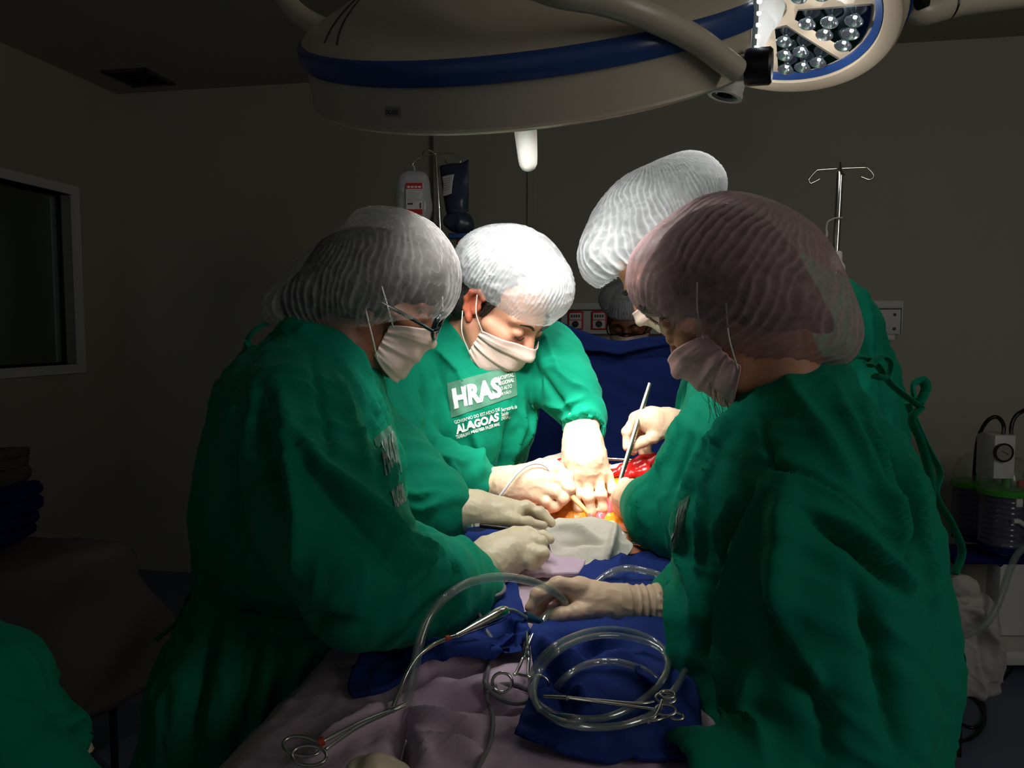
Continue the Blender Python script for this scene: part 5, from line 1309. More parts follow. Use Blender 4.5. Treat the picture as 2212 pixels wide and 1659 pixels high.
cloth_on('mauve_towel', [[(1130, 1135), (1180, 1135), (1230, 1132), (1280, 1130)], [(1125, 1180), (1178, 1178), (1225, 1178), (1275, 1175)], [(1115, 1225), (1165, 1225), (1210, 1222), (1262, 1220)], [(1088, 1250, .012), (1140, 1248, .012), (1190, 1240, .012), (1250, 1238, .012)]],
         M['purple'], 'mauve towel edge under the gauze and curled glove', 'towel', up=.012, nu=40, nv=40, disp=lambda v, n: .003 * (folds(v, (.8, -.6, 0), .03, .1, 5) - .3), hem=.004)
kG = []
def gz(px, py, d): return W(px, py, d)
G = [[gz(1126, 1147, 1.40), gz(1172, 1131, 1.43), gz(1230, 1119, 1.46), gz(1290, 1121, 1.455), gz(1331, 1133, 1.43), gz(1346, 1155, 1.40)],
     [gz(1127, 1153, 1.39), gz(1175, 1141, 1.41), gz(1238, 1142, 1.41), gz(1290, 1148, 1.40), gz(1336, 1160, 1.385), gz(1366, 1182, 1.37)],
     [gz(1132, 1160, 1.38), gz(1180, 1152, 1.39), gz(1226, 1178, 1.365), gz(1284, 1182, 1.355), gz(1326, 1190, 1.35), gz(1354, 1200, 1.355)],
     [gz(1140, 1166, 1.375), gz(1182, 1164, 1.385), gz(1207, 1241, 1.325), gz(1257, 1229, 1.325), gz(1308, 1221, 1.33), gz(1342, 1210, 1.345)]]
o = patch('gauze_pad', G, M['gauze'], None, 60, 44, .004, disp=lambda v, n: .006 * (folds(v, (1, .1, .2), .035, .12, 3) - .3) + .0008 * fbm(v * 150), keep=kG, hem=.0015,
          creases=[([(1330, 1136), (1325, 1165), (1310, 1215)], .008, .010), ([(1180, 1150), (1240, 1150), (1290, 1165)], .008, .008), ([(1215, 1180), (1260, 1170), (1310, 1175)], .008, -.008)])
tag(o, 'crumpled white gauze pad lying in front of the open wound', 'gauze')
G = [[gz(1150, 1000, 1.72), gz(1185, 985, 1.74), gz(1218, 978, 1.76), gz(1240, 980, 1.77)], [gz(1160, 1012, 1.69), gz(1190, 1004, 1.70), gz(1222, 998, 1.72), gz(1240, 1000, 1.73)], [gz(1165, 1040, 1.66), gz(1195, 1036, 1.66), gz(1226, 1030, 1.68), gz(1244, 1030, 1.69)]]
tag(patch('gauze_pad', G, M['gauze'], None, 24, 24, .006, disp=lambda v, n: .005 * (folds(v, (1, 0, 0), .03, .1, 4) - .3)), 'small brightly lit gauze pad behind the hand holding the cautery pencil', 'gauze')

# the patient: only the opened abdomen shows
M['tissue_red'] = plain('red tissue', srgb(196, 32, 30), .25, noise=.25, nscale=60, bump=.3, bscale=90, sss=.1)
M['fat'] = plain('orange fat tissue', srgb(236, 146, 40), .25, noise=.35, nscale=70, bump=.4, bscale=120, sss=.1)
M['bowel'] = plain('pink bowel', srgb(226, 104, 112), .22, noise=.15, nscale=60, sss=.15)
M['skin_prep'] = plain('prepped skin', srgb(222, 142, 104), .45, noise=.1, nscale=30)
pat = thing('person', 'patient lying under drapes with only the brightly lit open abdomen showing', 'person', tuple(tp(1.6, 0, .84)))
S = Sdf().ell(tp(1.62, .0, 1.035), (.25, .33, .105), Rt.T, k=.03); S.cap(tp(1.9, 0, 1.0), tp(2.12, 0, 1.0), .12, .11, .05); S.cap(tp(1.3, 0, .95), tp(.7, .09, .88), .09, .06, .05); S.cap(tp(1.3, 0, .95), tp(.7, -.09, .88), .09, .06, .05)
S.cap(tp(2.2, 0, 1.0), tp(2.3, 0, 1.0), .05, .05, .03); S.ball(tp(2.42, 0, 1.0), .10, .03)
S.ell(W(1285, 1078, 1.59) + [0, -.02, .040], (.130, .185, .085), Rt.T, k=.02, sub=True)
sculpt('body', S, .009, M['skin_prep'], pat)
S = Sdf(); rr = random.Random(5)
for i in range(70):
    x, y = rr.uniform(1192, 1400), rr.uniform(1010, 1134); S.ell(W(x, y, 1.618 + (1075 - y) * .0013) - [0, 0, .008], (rr.uniform(.012, .024), rr.uniform(.010, .018), rr.uniform(.010, .016)), k=.010)
sculpt('fat_tissue', S, .003, M['fat'], pat, disp=lambda v, n: .003 * (ridge(v * 60) - .3))
S = Sdf()
for P in ([(1296, 1120, 1.565, 13), (1311, 1102, 1.58, 15), (1318, 1078, 1.60, 11)], [(1208, 1116, 1.585, 9), (1225, 1104, 1.59, 10), (1243, 1098, 1.60, 9)], [(1375, 1108, 1.59, 13), (1385, 1080, 1.61, 14), (1370, 1050, 1.64, 13)], [(1205, 1080, 1.65, 12), (1240, 1050, 1.66, 14), (1215, 1020, 1.68, 12)]): S.pc(*P, k=.012)
sculpt('bowel_loop', S, .0028, M['bowel'], pat, disp=lambda v, n: .0015 * (ridge(v * 80) - .3))
S = Sdf()
for P in ([(1322, 1024, 1.66, 7), (1350, 1013, 1.665, 10), (1385, 999, 1.67, 12), (1420, 992, 1.67, 13)], [(1350, 1030, 1.65, 6), (1400, 1018, 1.655, 9)], [(1210, 1000, 1.68, 9), (1240, 992, 1.69, 11), (1290, 1010, 1.68, 9)], [(1210, 1112, 1.60, 7), (1260, 1124, 1.59, 8), (1340, 1124, 1.585, 9), (1380, 1130, 1.575, 10)]): S.pc(*P, k=.012)
sculpt('muscle_edge', S, .003, M['tissue_red'], pat, disp=lambda v, n: .004 * (ridge(v * 45) - .3))

# blue anaesthesia screen between the two stands
def screen():
    top = [(1090, 640, 2.42), (1150, 668, 2.40), (1195, 688, 2.39), (1260, 716, 2.37), (1330, 736, 2.35), (1400, 727, 2.32), (1480, 722, 2.30), (1600, 690, 2.27), (1720, 640, 2.24), (1812, 592, 2.22)]
    rows = []
    for k, f in enumerate([0, .03, .13, .15, .4, .7, 1.0]):
        r = []
        for px, py, d in top:
            p = W(px, py, d); zb = .98 if 1090 < px < 1500 else .9
            q = p.copy(); q[2] = p[2] + (zb - p[2]) * f; q[1] -= .10 * f**1.5 + (.018 if k in (0, 1) else .0) - (.012 if k == 2 else 0); q[0] *= 1.0
            r.append(q)
        rows.append(r)
    o = patch('blue_screen_drape', rows, M['blue'], None, 110, 70, .004, disp=lambda v, n: .012 * (folds(v, (1, 0, -.25), .12, .5, 2) - .3) + .010 * (folds(v, (.1, 0, 1), .10, .5, 6) - .3), up=(0, -1, .2), hem=.004,
              creases=[([(1195, 752), (1260, 760), (1330, 768), (1440, 752)], .010, -.010), ([(1195, 735), (1270, 748), (1340, 756), (1440, 742)], .012, .008)])
    tag(o, 'blue cloth screen hung upright between the drip stands behind the wound', 'screen')
screen()

# ================================================================ drip stands and what hangs on them
def stand_base(c, parent):
    for k in range(5):
        a = 2 * math.pi * k / 5 + .3; e = c + .27 * np.array([math.cos(a), math.sin(a), 0])
        tube('foot', [c + [0, 0, .12], (c + e) / 2 + [0, 0, .105], e + [0, 0, .075]], .013, M['steel'], parent, 8)
        lathe('castor', e + np.array([-math.sin(a), math.cos(a), 0]) * -.012 + [0, 0, .030], (-math.sin(a), math.cos(a), 0), [(0, 0), (.030, 0), (.030, .024), (0, .024)], M['black'], parent, 16)
pR0, pR1 = W(1803, 590, 2.2), W(1815, 372, 2.2)
cR = np.array([pR0[0] - .02, pR0[1], 0])
sr = thing('drip_stand', 'chrome drip stand with two bare hooks on the right, white cloth tied round it', 'stand', tuple(cR))
tube('pole', [cR + [0, 0, .1], pR0, pR1], .0095, M['steel_pol'], sr, 16, smooth=False); stand_base(cR, sr)
def P2(*a, d=2.2): return [W(x, y, d) for x, y in a]
tube('hook', P2((1813, 364), (1770, 367), (1762, 370), (1748, 386), (1748, 392), (1752, 396), (1770, 387)), .0026, M['steel_pol'], sr, 8, n=4)
tube('hook', P2((1817, 364), (1868, 362), (1874, 364), (1886, 377), (1884, 385), (1876, 388), (1860, 382)), .0026, M['steel_pol'], sr, 8, n=4)
tube('hook', [W(1815, 352, 2.23), W(1816, 362, 2.19), W(1818, 374, 2.15), W(1824, 378, 2.13)], .0032, M['steel_pol'], sr, 8, n=4)
o = tube('cloth_tie', [W(1817, 471, 2.185), W(1806, 471, 2.178), W(1797, 474, 2.18), W(1788, 480, 2.185), W(1785, 495, 2.19), W(1786, 508, 2.19), W(1779, 522, 2.19)], [.007, .006, .006, .006, .007, .009, .007], M['gauze'], None, 8, flat=.35)
tag(o, 'narrow white tape tied round the right drip stand pole', 'tape')
S = Sdf().pc((1807, 546, 2.2, 11), (1806, 570, 2.2, 12), (1808, 582, 2.2, 15), k=.01); S.pc((1815, 580, 2.19, 8), (1824, 586, 2.18, 4), k=.012); S.plane(W(1807, 587, 2.2), -UPV, .004); S.plane(W(1807, 544, 2.2), UPV, .004)
o = sculpt('cloth_wrap', S, .003, M['gauze'], None, disp=lambda v, n: .003 * (ridge(v * 40) - .3)); tag(o, 'white cloth wrapped round the right drip stand above the blue screen', 'cloth')
pL0, pL1 = W(953, 545, 2.62), W(941, 333, 2.62); cL = np.array([pL0[0] + .03, pL0[1], 0])
sl = thing('drip_stand', 'chrome drip stand on the left carrying a fluid bag and a dark pouch', 'stand', tuple(cL))
tube('pole', [cL + [0, 0, .1], pL0, pL1], .0072, M['steel_pol'], sl, 14, smooth=False); stand_base(cL, sl)
for pts in ([(941, 333), (917, 337), (903, 342), (893, 352), (891, 357)], [(941, 333), (978, 330), (984, 333), (994, 343), (995, 348), (993, 352)]): tube('hook', P2(*pts, d=2.62), .0024, M['steel_pol'], sl, 8, n=4)
tube('hook', [W(941, 333, 2.62), W(930, 325, 2.55), W(921, 324, 2.5), W(914, 330, 2.47), W(914, 338, 2.46), W(920, 341, 2.46)], .0024, M['steel_pol'], sl, 8, n=4)
tube('hook', [W(941, 333, 2.62), W(954, 338, 2.70), W(963, 348, 2.74), W(967, 360, 2.75)], .0024, M['steel_pol'], sl, 8, n=4)
# clear fluid bag
bg = thing('fluid_bag', 'clear fluid bag with red and white label hanging from the left stand', 'bag', tuple(W(893, 480, 2.6)))
S = Sdf()
for x, y, r in ((878, 392, 16), (908, 392, 16)): S.pe(x, y, 2.6, r, r + 4, .020, 0, k=.03)
S.pe(893, 425, 2.6, 38, 50, .034, 0, k=.03); S.pe(893, 462, 2.6, 38, 45, .034, 0, k=.03)
sculpt('pouch', S, .0035, M['bag'], bg, disp=lambda v, n: .003 * (ridge(v * 22) - .3))
tube('hanger', [W(891, 357, 2.61), W(895, 362, 2.61), W(895, 372, 2.61), W(894, 376, 2.605)], .003, M['bag'], bg, 6)
tube('drip_line', [W(893, 505, 2.6), W(893, 540, 2.6), W(900, 600, 2.6)], .003, M['tube'], bg, 6)
def flat_card(name, Q, mat, parent, off=0.0, thick=.0012):
    P = [W(*q) - FWD * off for q in Q]; bm = bmesh.new(); n = np.cross(P[1] - P[0], P[3] - P[0]); n /= np.linalg.norm(n); n = n if n @ FWD > 0 else -n
    a = [bm.verts.new(tuple(p)) for p in P]; b = [bm.verts.new(tuple(p + n * thick)) for p in P]
    bm.faces.new(a); bm.faces.new(b[::-1])
    for i in range(4): bm.faces.new([a[i], a[i - 1], b[i - 1], b[i]])
    bmesh.ops.recalc_face_normals(bm, faces=bm.faces); return bm_obj(name, bm, mat, parent, smooth=False)
D_ = 2.558
lab = flat_card('bag_label', [(877, 395, D_), (913, 395, D_), (913, 463, D_), (877, 463, D_)], M['label'], bg)
flat_card('red_header', [(877.5, 395, D_), (912.5, 395, D_), (912.5, 408, D_), (877.5, 408, D_)], M['red'], lab, .001); flat_card('red_footer', [(877.5, 452, D_), (912.5, 452, D_), (912.5, 463, D_), (877.5, 463, D_)], M['red'], lab, .001)
rr = random.Random(2)
for i in range(11):
    y = 411 + i * 2.7; flat_card('printed_line', [(879.5, y, D_), (880 + rr.uniform(14, 31), y, D_), (880 + rr.uniform(14, 31), y + .8, D_), (879.5, y + .8, D_)], M['sticker'], lab, .001)
for i in range(4): flat_card('printed_line', [(879.5 + 8 * i, 402, D_), (885.5 + 8 * i, 402, D_), (885.5 + 8 * i, 406, D_), (879.5 + 8 * i, 406, D_)], M['label'], lab, .002)
flat_card('printed_mark', [(880.5, 439, D_), (892, 438.5, D_), (892, 442, D_), (880.5, 442.5, D_)], M['ink'], lab, .001); flat_card('printed_mark', [(906.5, 438, D_), (909.5, 438, D_), (909.5, 450, D_), (906.5, 450, D_)], M['ink'], lab, .001)
# dark pouch
pz = thing('dark_pouch', 'dark blue vinyl pouch with a paper slip hanging on the left drip stand', 'pouch', tuple(W(990, 500, 2.64)))
G = [[W(950, 359, 2.68), W(978, 353, 2.66), W(996, 352, 2.65), W(1012, 344, 2.64)], [W(954, 400, 2.655), W(974, 395, 2.635), W(996, 400, 2.63), W(1012, 395, 2.64)], [W(962, 440, 2.65), W(975, 435, 2.625), W(996, 440, 2.62), W(1012, 440, 2.64)], [W(966, 462, 2.65), W(978, 462, 2.63), W(998, 460, 2.63), W(1013, 456, 2.64)]]
patch('pouch_panel', G, M['bag_dark'], pz, 24, 30, .004, up=(0, -1, 0), disp=lambda v, n: .005 * (ridge(v * 12) - .3))
S = Sdf().pe(988, 478, 2.64, 31, 20, .03, -4, k=.02); S.pe(1002, 488, 2.64, 22, 14, .028, 0, k=.02); sculpt('pouch_bottom', S, .004, M['bag_dark'], pz, disp=lambda v, n: .005 * (ridge(v * 20) - .3))
pa = patch('paper_slip', [[W(954, 382, 2.64), W(968, 378, 2.63), W(981, 376, 2.62)], [W(957, 400, 2.635), W(967, 398, 2.622), W(977, 396, 2.615)], [W(955, 424, 2.635), W(965, 422, 2.625), W(975, 418, 2.615)]], M['label'], pz, 10, 12, .001, up=(0, -1, 0))
for i in range(6): flat_card('printed_line', [(957 + i * .3, 386 + 5 * i, 2.612), (973 - i * .4, 383 + 5 * i, 2.602), (973 - i * .4, 384.2 + 5 * i, 2.602), (957 + i * .3, 387.2 + 5 * i, 2.612)], M['sticker'], pa)
box('blue_bracket', W(990, 511, 2.66), (.065, .05, .018), M['lamp_blue'], pz, None, .003); tube('brown_tube', [W(992, 514, 2.66), W(989, 535, 2.66), W(986, 580, 2.66)], .007, M['orange'], pz, 8); tube('pouch_line', [W(975, 512, 2.655), W(973, 540, 2.655), W(974, 590, 2.655)], .003, M['tube'], pz, 6)

# ================================================================ instruments
def L3(*a): return [W(*p) for p in a]
# dissecting forceps held upright in the far right hand
fc = thing('forceps', 'long steel dissecting forceps held upright in the wound', 'forceps', tuple(W(1316, 1115, 1.575)))
tip, top_ = W(1316, 1116, 1.570), W(1404, 828, 1.668)
for s in (-1, 1):
    P = []
    for t in np.linspace(0, 1, 9): P.append(tip + (top_ - tip) * t + (FWD + .35 * RGT) * s * (.0010 + .0045 * math.sin(min(1, t * 1.15) * math.pi)))
    tube('arm', P, [.0016, .0026, .0036, .0044, .0048, .0050, .0048, .0040], M['steel_warm'], fc, 8, flat=.45, flatdir=FWD)
for k in range(7):
    p = tip + (top_ - tip) * (.48 + .022 * k); box('grip_ridge', p - FWD * .003, (.010, .003, .0014), M['steel'], fc)
# cautery pencil and its cord
cp = thing('cautery_pencil', 'cream cautery pencil with pale cord in the lit hand', 'cautery pencil', tuple(W(1272, 1110, 1.565)))
pa_, pb_ = W(1196, 1030, 1.560), W(1272, 1110, 1.520); ax_ = (pb_ - pa_) / np.linalg.norm(pb_ - pa_); LL = np.linalg.norm(pb_ - pa_)
lathe('barrel', pa_, ax_, [(0, 0), (.0040, .001), (.0052, .012), (.0054, LL * .6), (.0050, LL * .8), (.0032, LL * .97), (.0022, LL), (0, LL)], M['pencil'], cp, 20)
tube('blade_tip', [pb_, W(1285, 1122, 1.515)], .0010, M['steel'], cp, 6, smooth=False)
tube('cord', L3((1196, 1030, 1.560), (1180, 1008, 1.552), (1162, 1001, 1.55), (1140, 1005, 1.54), (1118, 1022, 1.53), (1100, 1044, 1.525), (1084, 1066, 1.525), (1070, 1082, 1.53), (1062, 1096, 1.52)), .0026, M['cord_white'], cp, 8)
# black laparoscopic lead under the upper glove
bt = thing('black_probe', 'black probe with brass collar under the upper gloved hand', 'probe', tuple(W(1030, 1136, 1.40)))
tube('shaft', L3((1036, 1135, 1.39), (1080, 1140, 1.385), (1130, 1146, 1.385)), .0042, M['black'], bt, 10); pA, pB = W(1002, 1138, 1.395), W(1038, 1135, 1.39); n_ = (pB - pA)
lathe('collar', pA, n_, [(0, 0), (.0055, 0), (.0075, .006), (.0085, .012), (.0085, .016), (.0065, .019), (.0075, .022), (.0055, .030), (0, .030)], M['steel'], bt, 6, 20)
tube('lead', L3((1002, 1138, 1.395), (985, 1142, 1.39), (975, 1155, 1.38), (970, 1175, 1.37), (973, 1200, 1.36)), .0030, M['cord_white'], bt, 8)
# metal sucker with bulb handle
sk = thing('suction_cannula', 'steel sucker with pear-shaped handle and thin bent shaft on the mauve drape', 'sucker', tuple(W(1000, 1370, 1.03)))
a, b = W(1098, 1318, 1.085), W(984, 1374, 1.020); n_ = (b - a) / np.linalg.norm(b - a); Lb = np.linalg.norm(b - a)
lathe('bulb_handle', a, n_, [(0, 0), (.0035, .0), (.0075, .003), (.0098, .010), (.0105, .018), (.0098, .030), (.0070, Lb * .6), (.0042, Lb * .88), (.0040, Lb), (0, Lb)], M['steel_pol'], sk, 28, 50)
tube('shaft', L3((986, 1373, 1.021), (964, 1380, 1.008), (930, 1396, .99), (900, 1420, .975), (878, 1455, .962), (862, 1495, .952), (849, 1527, .945)), .0030, M['steel_pol'], sk, 12)
P_ = L3((970, 1377, 1.012), (960, 1381, 1.006)); lathe('brown_ring', P_[0], P_[1] - P_[0], [(0.0025, 0), (.0038, 0), (.0038, .007), (.0025, .007)], M['orange'], sk, 16)
tube('outlet_neck', L3((1097, 1318, 1.085), (1110, 1320, 1.095), (1125, 1328, 1.105), (1138, 1334, 1.115)), .0032, M['steel'], sk, 10)
a, b = W(1134, 1332, 1.118), W(1172, 1344, 1.135)
lathe('teal_connector', a, b - a, [(0, 0), (.0072, 0), (.0078, .006), (.0066, .010), (.0066, .018), (.0048, .022), (.0044, .032), (0, .032)], M['teal'], sk, 20)
# clear suction tube from the hand, arching over and down
o = tube('suction_tube', L3((1172, 1344, 1.14), (1180, 1330, 1.15), (1195, 1320, 1.16), (1212, 1316, 1.165), (1220, 1306, 1.162), (1214, 1292, 1.158), (1190, 1274, 1.15), (1150, 1257, 1.14), (1105, 1248, 1.11), (1060, 1248, 1.075), (1010, 1260, 1.03), (965, 1288, .99), (930, 1328, .965), (910, 1375, .95), (898, 1430, .94), (888, 1480, .935), (880, 1515, .935)), .0062, M['tube'], None, 16, bore=.66)
tag(o, 'thick clear suction tube arching from the right glove over the sucker', 'tube')
def on_r(px, py, up):
    bv = bvh_R.ray_cast(Vector(EYE), Vector(DIR(px, py)))
    p = np.array(bv[0]) if bv[0] is not None else lay(px, py)
    return p - DIR(px, py) * up
bvh_R = bvh_of(*kR[0])
def ell_loop(cx, cy, rx, ry, a0, a1, n, up0, up1, tilt=0.0, gx=0.0, gy=0.0):
    out = []
    for t in np.linspace(0, 1, n):
        a = math.radians(a0 + (a1 - a0) * t); x = rx * math.cos(a); y = ry * math.sin(a); c, s = math.cos(math.radians(tilt)), math.sin(math.radians(tilt))
        out.append((cx + gx * t + x * c - y * s, cy + gy * t + x * s + y * c, up0 + (up1 - up0) * t))
    return out
coil = [(x, y, .014) for x, y in ((1432, 1462), (1446, 1428), (1425, 1393), (1380, 1369), (1320, 1359), (1260, 1367), (1200, 1394), (1160, 1434), (1146, 1474), (1153, 1508), (1188, 1537), (1240, 1552), (1300, 1551))] + [(1352, 1534, .018), (1402, 1500, .022), (1436, 1460, .026), (1440, 1424, .026)]
coil += [(x, y, .026) for x, y in ((1420, 1398), (1376, 1381), (1318, 1372), (1262, 1380), (1206, 1406), (1170, 1444), (1153, 1488), (1166, 1532), (1212, 1559), (1272, 1571), (1342, 1567), (1398, 1549), (1432, 1522), (1456, 1490), (1480, 1450))]
o = tube('coiled_tube', [on_r(x, y, u) for x, y, u in coil], .0044, M['tube'], None, 12, n=6, bore=.66); tag(o, 'coil of clear tubing lying on the blue drape', 'tube')
o = tube('tube_loop', [on_r(x, y, .012) for x, y in ((1204, 1482), (1222, 1462), (1255, 1440), (1295, 1430), (1335, 1430), (1372, 1440), (1400, 1452), (1425, 1475))], .0046, M['tube'], None, 12, n=6, bore=.66); tag(o, 'short arc of clear tube inside the coil, tucked under a cloth loop', 'tube')
patch('cloth_loop', [[on_r(1380, 1438, .024), on_r(1400, 1432, .026), on_r(1425, 1448, .022)], [on_r(1376, 1455, .026), on_r(1398, 1460, .028), on_r(1428, 1468, .022)], [on_r(1390, 1475, .014), on_r(1410, 1480, .016), on_r(1432, 1490, .014)]], M['blue'], None, 16, 16, .004)
tag(bpy.data.objects['cloth_loop'], 'small dark blue cloth loop holding the inner tube arc', 'cloth')
o = tube('tube_run', L3((1285, 1262, 1.26), (1305, 1246, 1.27), (1330, 1233, 1.275), (1360, 1228, 1.275), (1395, 1234, 1.27), (1430, 1245, 1.26), (1470, 1268, 1.25)), .0062, M['tube'], None, 12, bore=.66); tag(o, 'clear tube curving behind the right glove on the blue drape', 'tube')
def on_p(px, py, up=.006): return lay(px, py, 0) - DIR(px, py) * up
# haemostats
def haemostat(label, tips, pivot, shanks, rings, mats='steel_pol', r=.0019, ratchet=None, band=None):
    h = thing('haemostat', label, 'clamp', tuple(pivot))
    for k in (0, 1):
        tube('jaw', [tips[k], (tips[k] + pivot) / 2, pivot], [r * .55, r, r * 1.3], M[mats], h, 8)
        s = tube('shank', [pivot] + shanks[k], [r * 1.3, r, r * .9, r * .95], M[mats], h, 8)
        c, u, v = rings[k]; P = [c + u * math.cos(a) + v * math.sin(a) for a in np.linspace(0, 2 * math.pi, 25)]
        tube('finger_ring', P, r * .85, M[mats], s, 8, smooth=False)
    lathe('pivot_screw', pivot - FWD * .003, -FWD, [(0, 0), (r * 1.3, 0), (r * 1.1, .0015), (0, .002)], M['steel'], h, 12)
    if ratchet: tube('ratchet', ratchet, r * .8, M[mats], h, 6, smooth=False)
    if band: tube('orange_band', band, r * 2.2, M['orange'], h, 8, smooth=False)
    return h
d0 = 1.015
haemostat('steel haemostat pinching the blue drapes together beside the tubing coil', [W(1138, 1364, 1.04), W(1151, 1370, 1.04)], W(1139, 1400, d0 + .008), [L3((1128, 1425, d0), (1116, 1452, .985), (1110, 1458, .98)), L3((1142, 1425, d0), (1140, 1458, .985), (1146, 1465, .98))],
          [(W(1085, 1474, .968), RGT * .0125, UPV * .0122), (W(1164, 1480, .968), RGT * .0125, UPV * .0122)], ratchet=L3((1114, 1455, .985), (1128, 1459, .984), (1140, 1461, .985)), r=.0025)
bpy.data.objects['jaw'].name = 'jaw'
haemostat('dark clamp with orange band pinching the mauve drape, rings at bottom left', [on_p(878, 1519, .012), on_p(876, 1524, .012)], on_p(850, 1533, .014), [[on_p(780, 1560, .02), on_p(705, 1598, .03), on_p(692, 1604, .03)], [on_p(778, 1568, .02), on_p(712, 1612, .03), on_p(700, 1622, .03)]],
          [(on_p(652, 1612, .035), RGT * .021 - UPV * .004, UPV * .006 + FWD * .010), (on_p(668, 1632, .035), RGT * .019 - UPV * .002, UPV * .006 + FWD * .010)], mats='steel', r=.0024, band=[on_p(700, 1599, .03), on_p(688, 1605, .03)])
# long needle holder across the coil, more clamp handles beside it
haemostat('long dark needle holder lying across the coil of tubing', [on_r(1174, 1503, .030), on_r(1176, 1506, .030)], on_r(1225, 1508, .034), [[on_r(1300, 1514, .032), on_r(1380, 1520, .028), on_r(1412, 1516, .03)], [on_r(1300, 1518, .032), on_r(1380, 1528, .028), on_r(1412, 1532, .03)]],
          [(on_r(1438, 1508, .034), RGT * .012, UPV * .004 + FWD * .006), (on_r(1438, 1534, .034), RGT * .012, UPV * .004 + FWD * .006)], mats='steel', r=.0021)
haemostat('short clamp whose handles stick out beside the dark green gown', [on_r(1380, 1560, .012), on_r(1382, 1563, .012)], on_r(1400, 1556, .02), [[on_r(1415, 1548, .028), on_r(1425, 1530, .034), on_r(1430, 1512, .04)], [on_r(1418, 1556, .028), on_r(1436, 1550, .03), on_r(1446, 1546, .03)]],
          [(on_r(1442, 1500, .044), RGT * .009, UPV * .002 + FWD * .006), (on_r(1462, 1548, .034), RGT * .008, UPV * .002 + FWD * .004)], mats='steel', r=.0020)
o = tube('metal_probe', [on_p(878, 1600, .004), on_p(872, 1622, .010), on_p(862, 1664, .012)], .0022, M['steel_pol'], None, 8); tag(o, 'thin shiny steel rod tucked in the mauve drape fold at the bottom edge', 'probe')
o = tube('thin_tube', L3((1138, 1600, .93), (1136, 1630, .915), (1137, 1665, .90)), .0028, M['tube'], None, 8); tag(o, 'thin clear tube hanging below the blue drape corner', 'tube')
# grey cords on the drapes
o = tube('grey_cord', [on_p(*p) for p in ((1044, 1352, .028), (1052, 1365, .026), (1063, 1384, .022), (1063, 1410, .014), (1056, 1440), (1050, 1470), (1050, 1500), (1058, 1525), (1064, 1550), (1063, 1580), (1056, 1612), (1042, 1640), (1026, 1668))], .0031, M['cord'], None, 10); tag(o, 'grey cord running down the mauve drape to the bottom edge', 'cord')
o = tube('grey_cord', [on_p(*p) for p in ((1049, 1455, .012), (1048, 1475, .010), (1058, 1492), (1082, 1510), (1110, 1519), (1140, 1516, .008), (1160, 1508, .008))], .0031, M['cord'], None, 10); tag(o, 'grey cord loop curving toward the tubing coil', 'cord')
o = tube('grey_cord', [on_p(*p) for p in ((1050, 1495, .012), (1064, 1484), (1090, 1478), (1118, 1480), (1140, 1490, .008))], .0028, M['cord'], None, 10); tag(o, 'short grey cord passing behind the haemostat ring', 'cord')
o = tube('grey_cord', [lay(*p) for p in ((1010, 1302, .016), (1035, 1297, .018), (1062, 1295, .020), (1082, 1288, .020), (1090, 1277, .020), (1085, 1266, .018), (1070, 1260, .016))], .0031, M['cord'], None, 10); tag(o, 'grey cord looping on the blue drape under the curled glove', 'cord')
o = tube('grey_cord', [lay(*p) for p in ((1000, 1312, .018), (1018, 1322, .020), (1034, 1334, .022), (1046, 1354, .022))], .0031, M['cord'], None, 10); tag(o, 'grey cord end behind the pear-shaped sucker handle', 'cord')
# retractor frame
rt = thing('retractor', 'thin steel retractor bars behind and in front of the wound', 'retractor', tuple(W(1350, 993, 1.74)))
tube('bar', L3((1300, 990, 1.76), (1352, 993, 1.75), (1400, 996, 1.74)), .0036, M['steel_pol'], rt, 8); box('clamp_block', W(1404, 984, 1.74), (.020, .016, .014), M['steel'], rt, None, .002)
tube('bar', L3((1338, 1150, 1.46), (1362, 1154, 1.455), (1400, 1162, 1.45)), .0034, M['steel_pol'], rt, 8); tube('bar', L3((1362, 1172, 1.42), (1400, 1180, 1.40), (1450, 1196, 1.38)), .0034, M['steel_pol'], rt, 8); tube('bar', L3((1404, 990, 1.74), (1440, 1060, 1.62), (1450, 1196, 1.38)), .0034, M['steel'], rt, 8)
o = box('lime_clip', W(1350, 1104, 1.53), (.008, .006, .016), M['lime'], None, None, .001); tag(o, 'tiny lime green clip beside the wound', 'clip')
G = [[gz(1312, 1006, 1.69), gz(1340, 1000, 1.70), gz(1378, 992, 1.71)], [gz(1318, 1012, 1.68), gz(1345, 1008, 1.69), gz(1376, 1000, 1.70)]]
tag(patch('paper_strip', G, M['label'], None, 8, 6, .002), 'white strip lying behind the red tissue', 'strip')

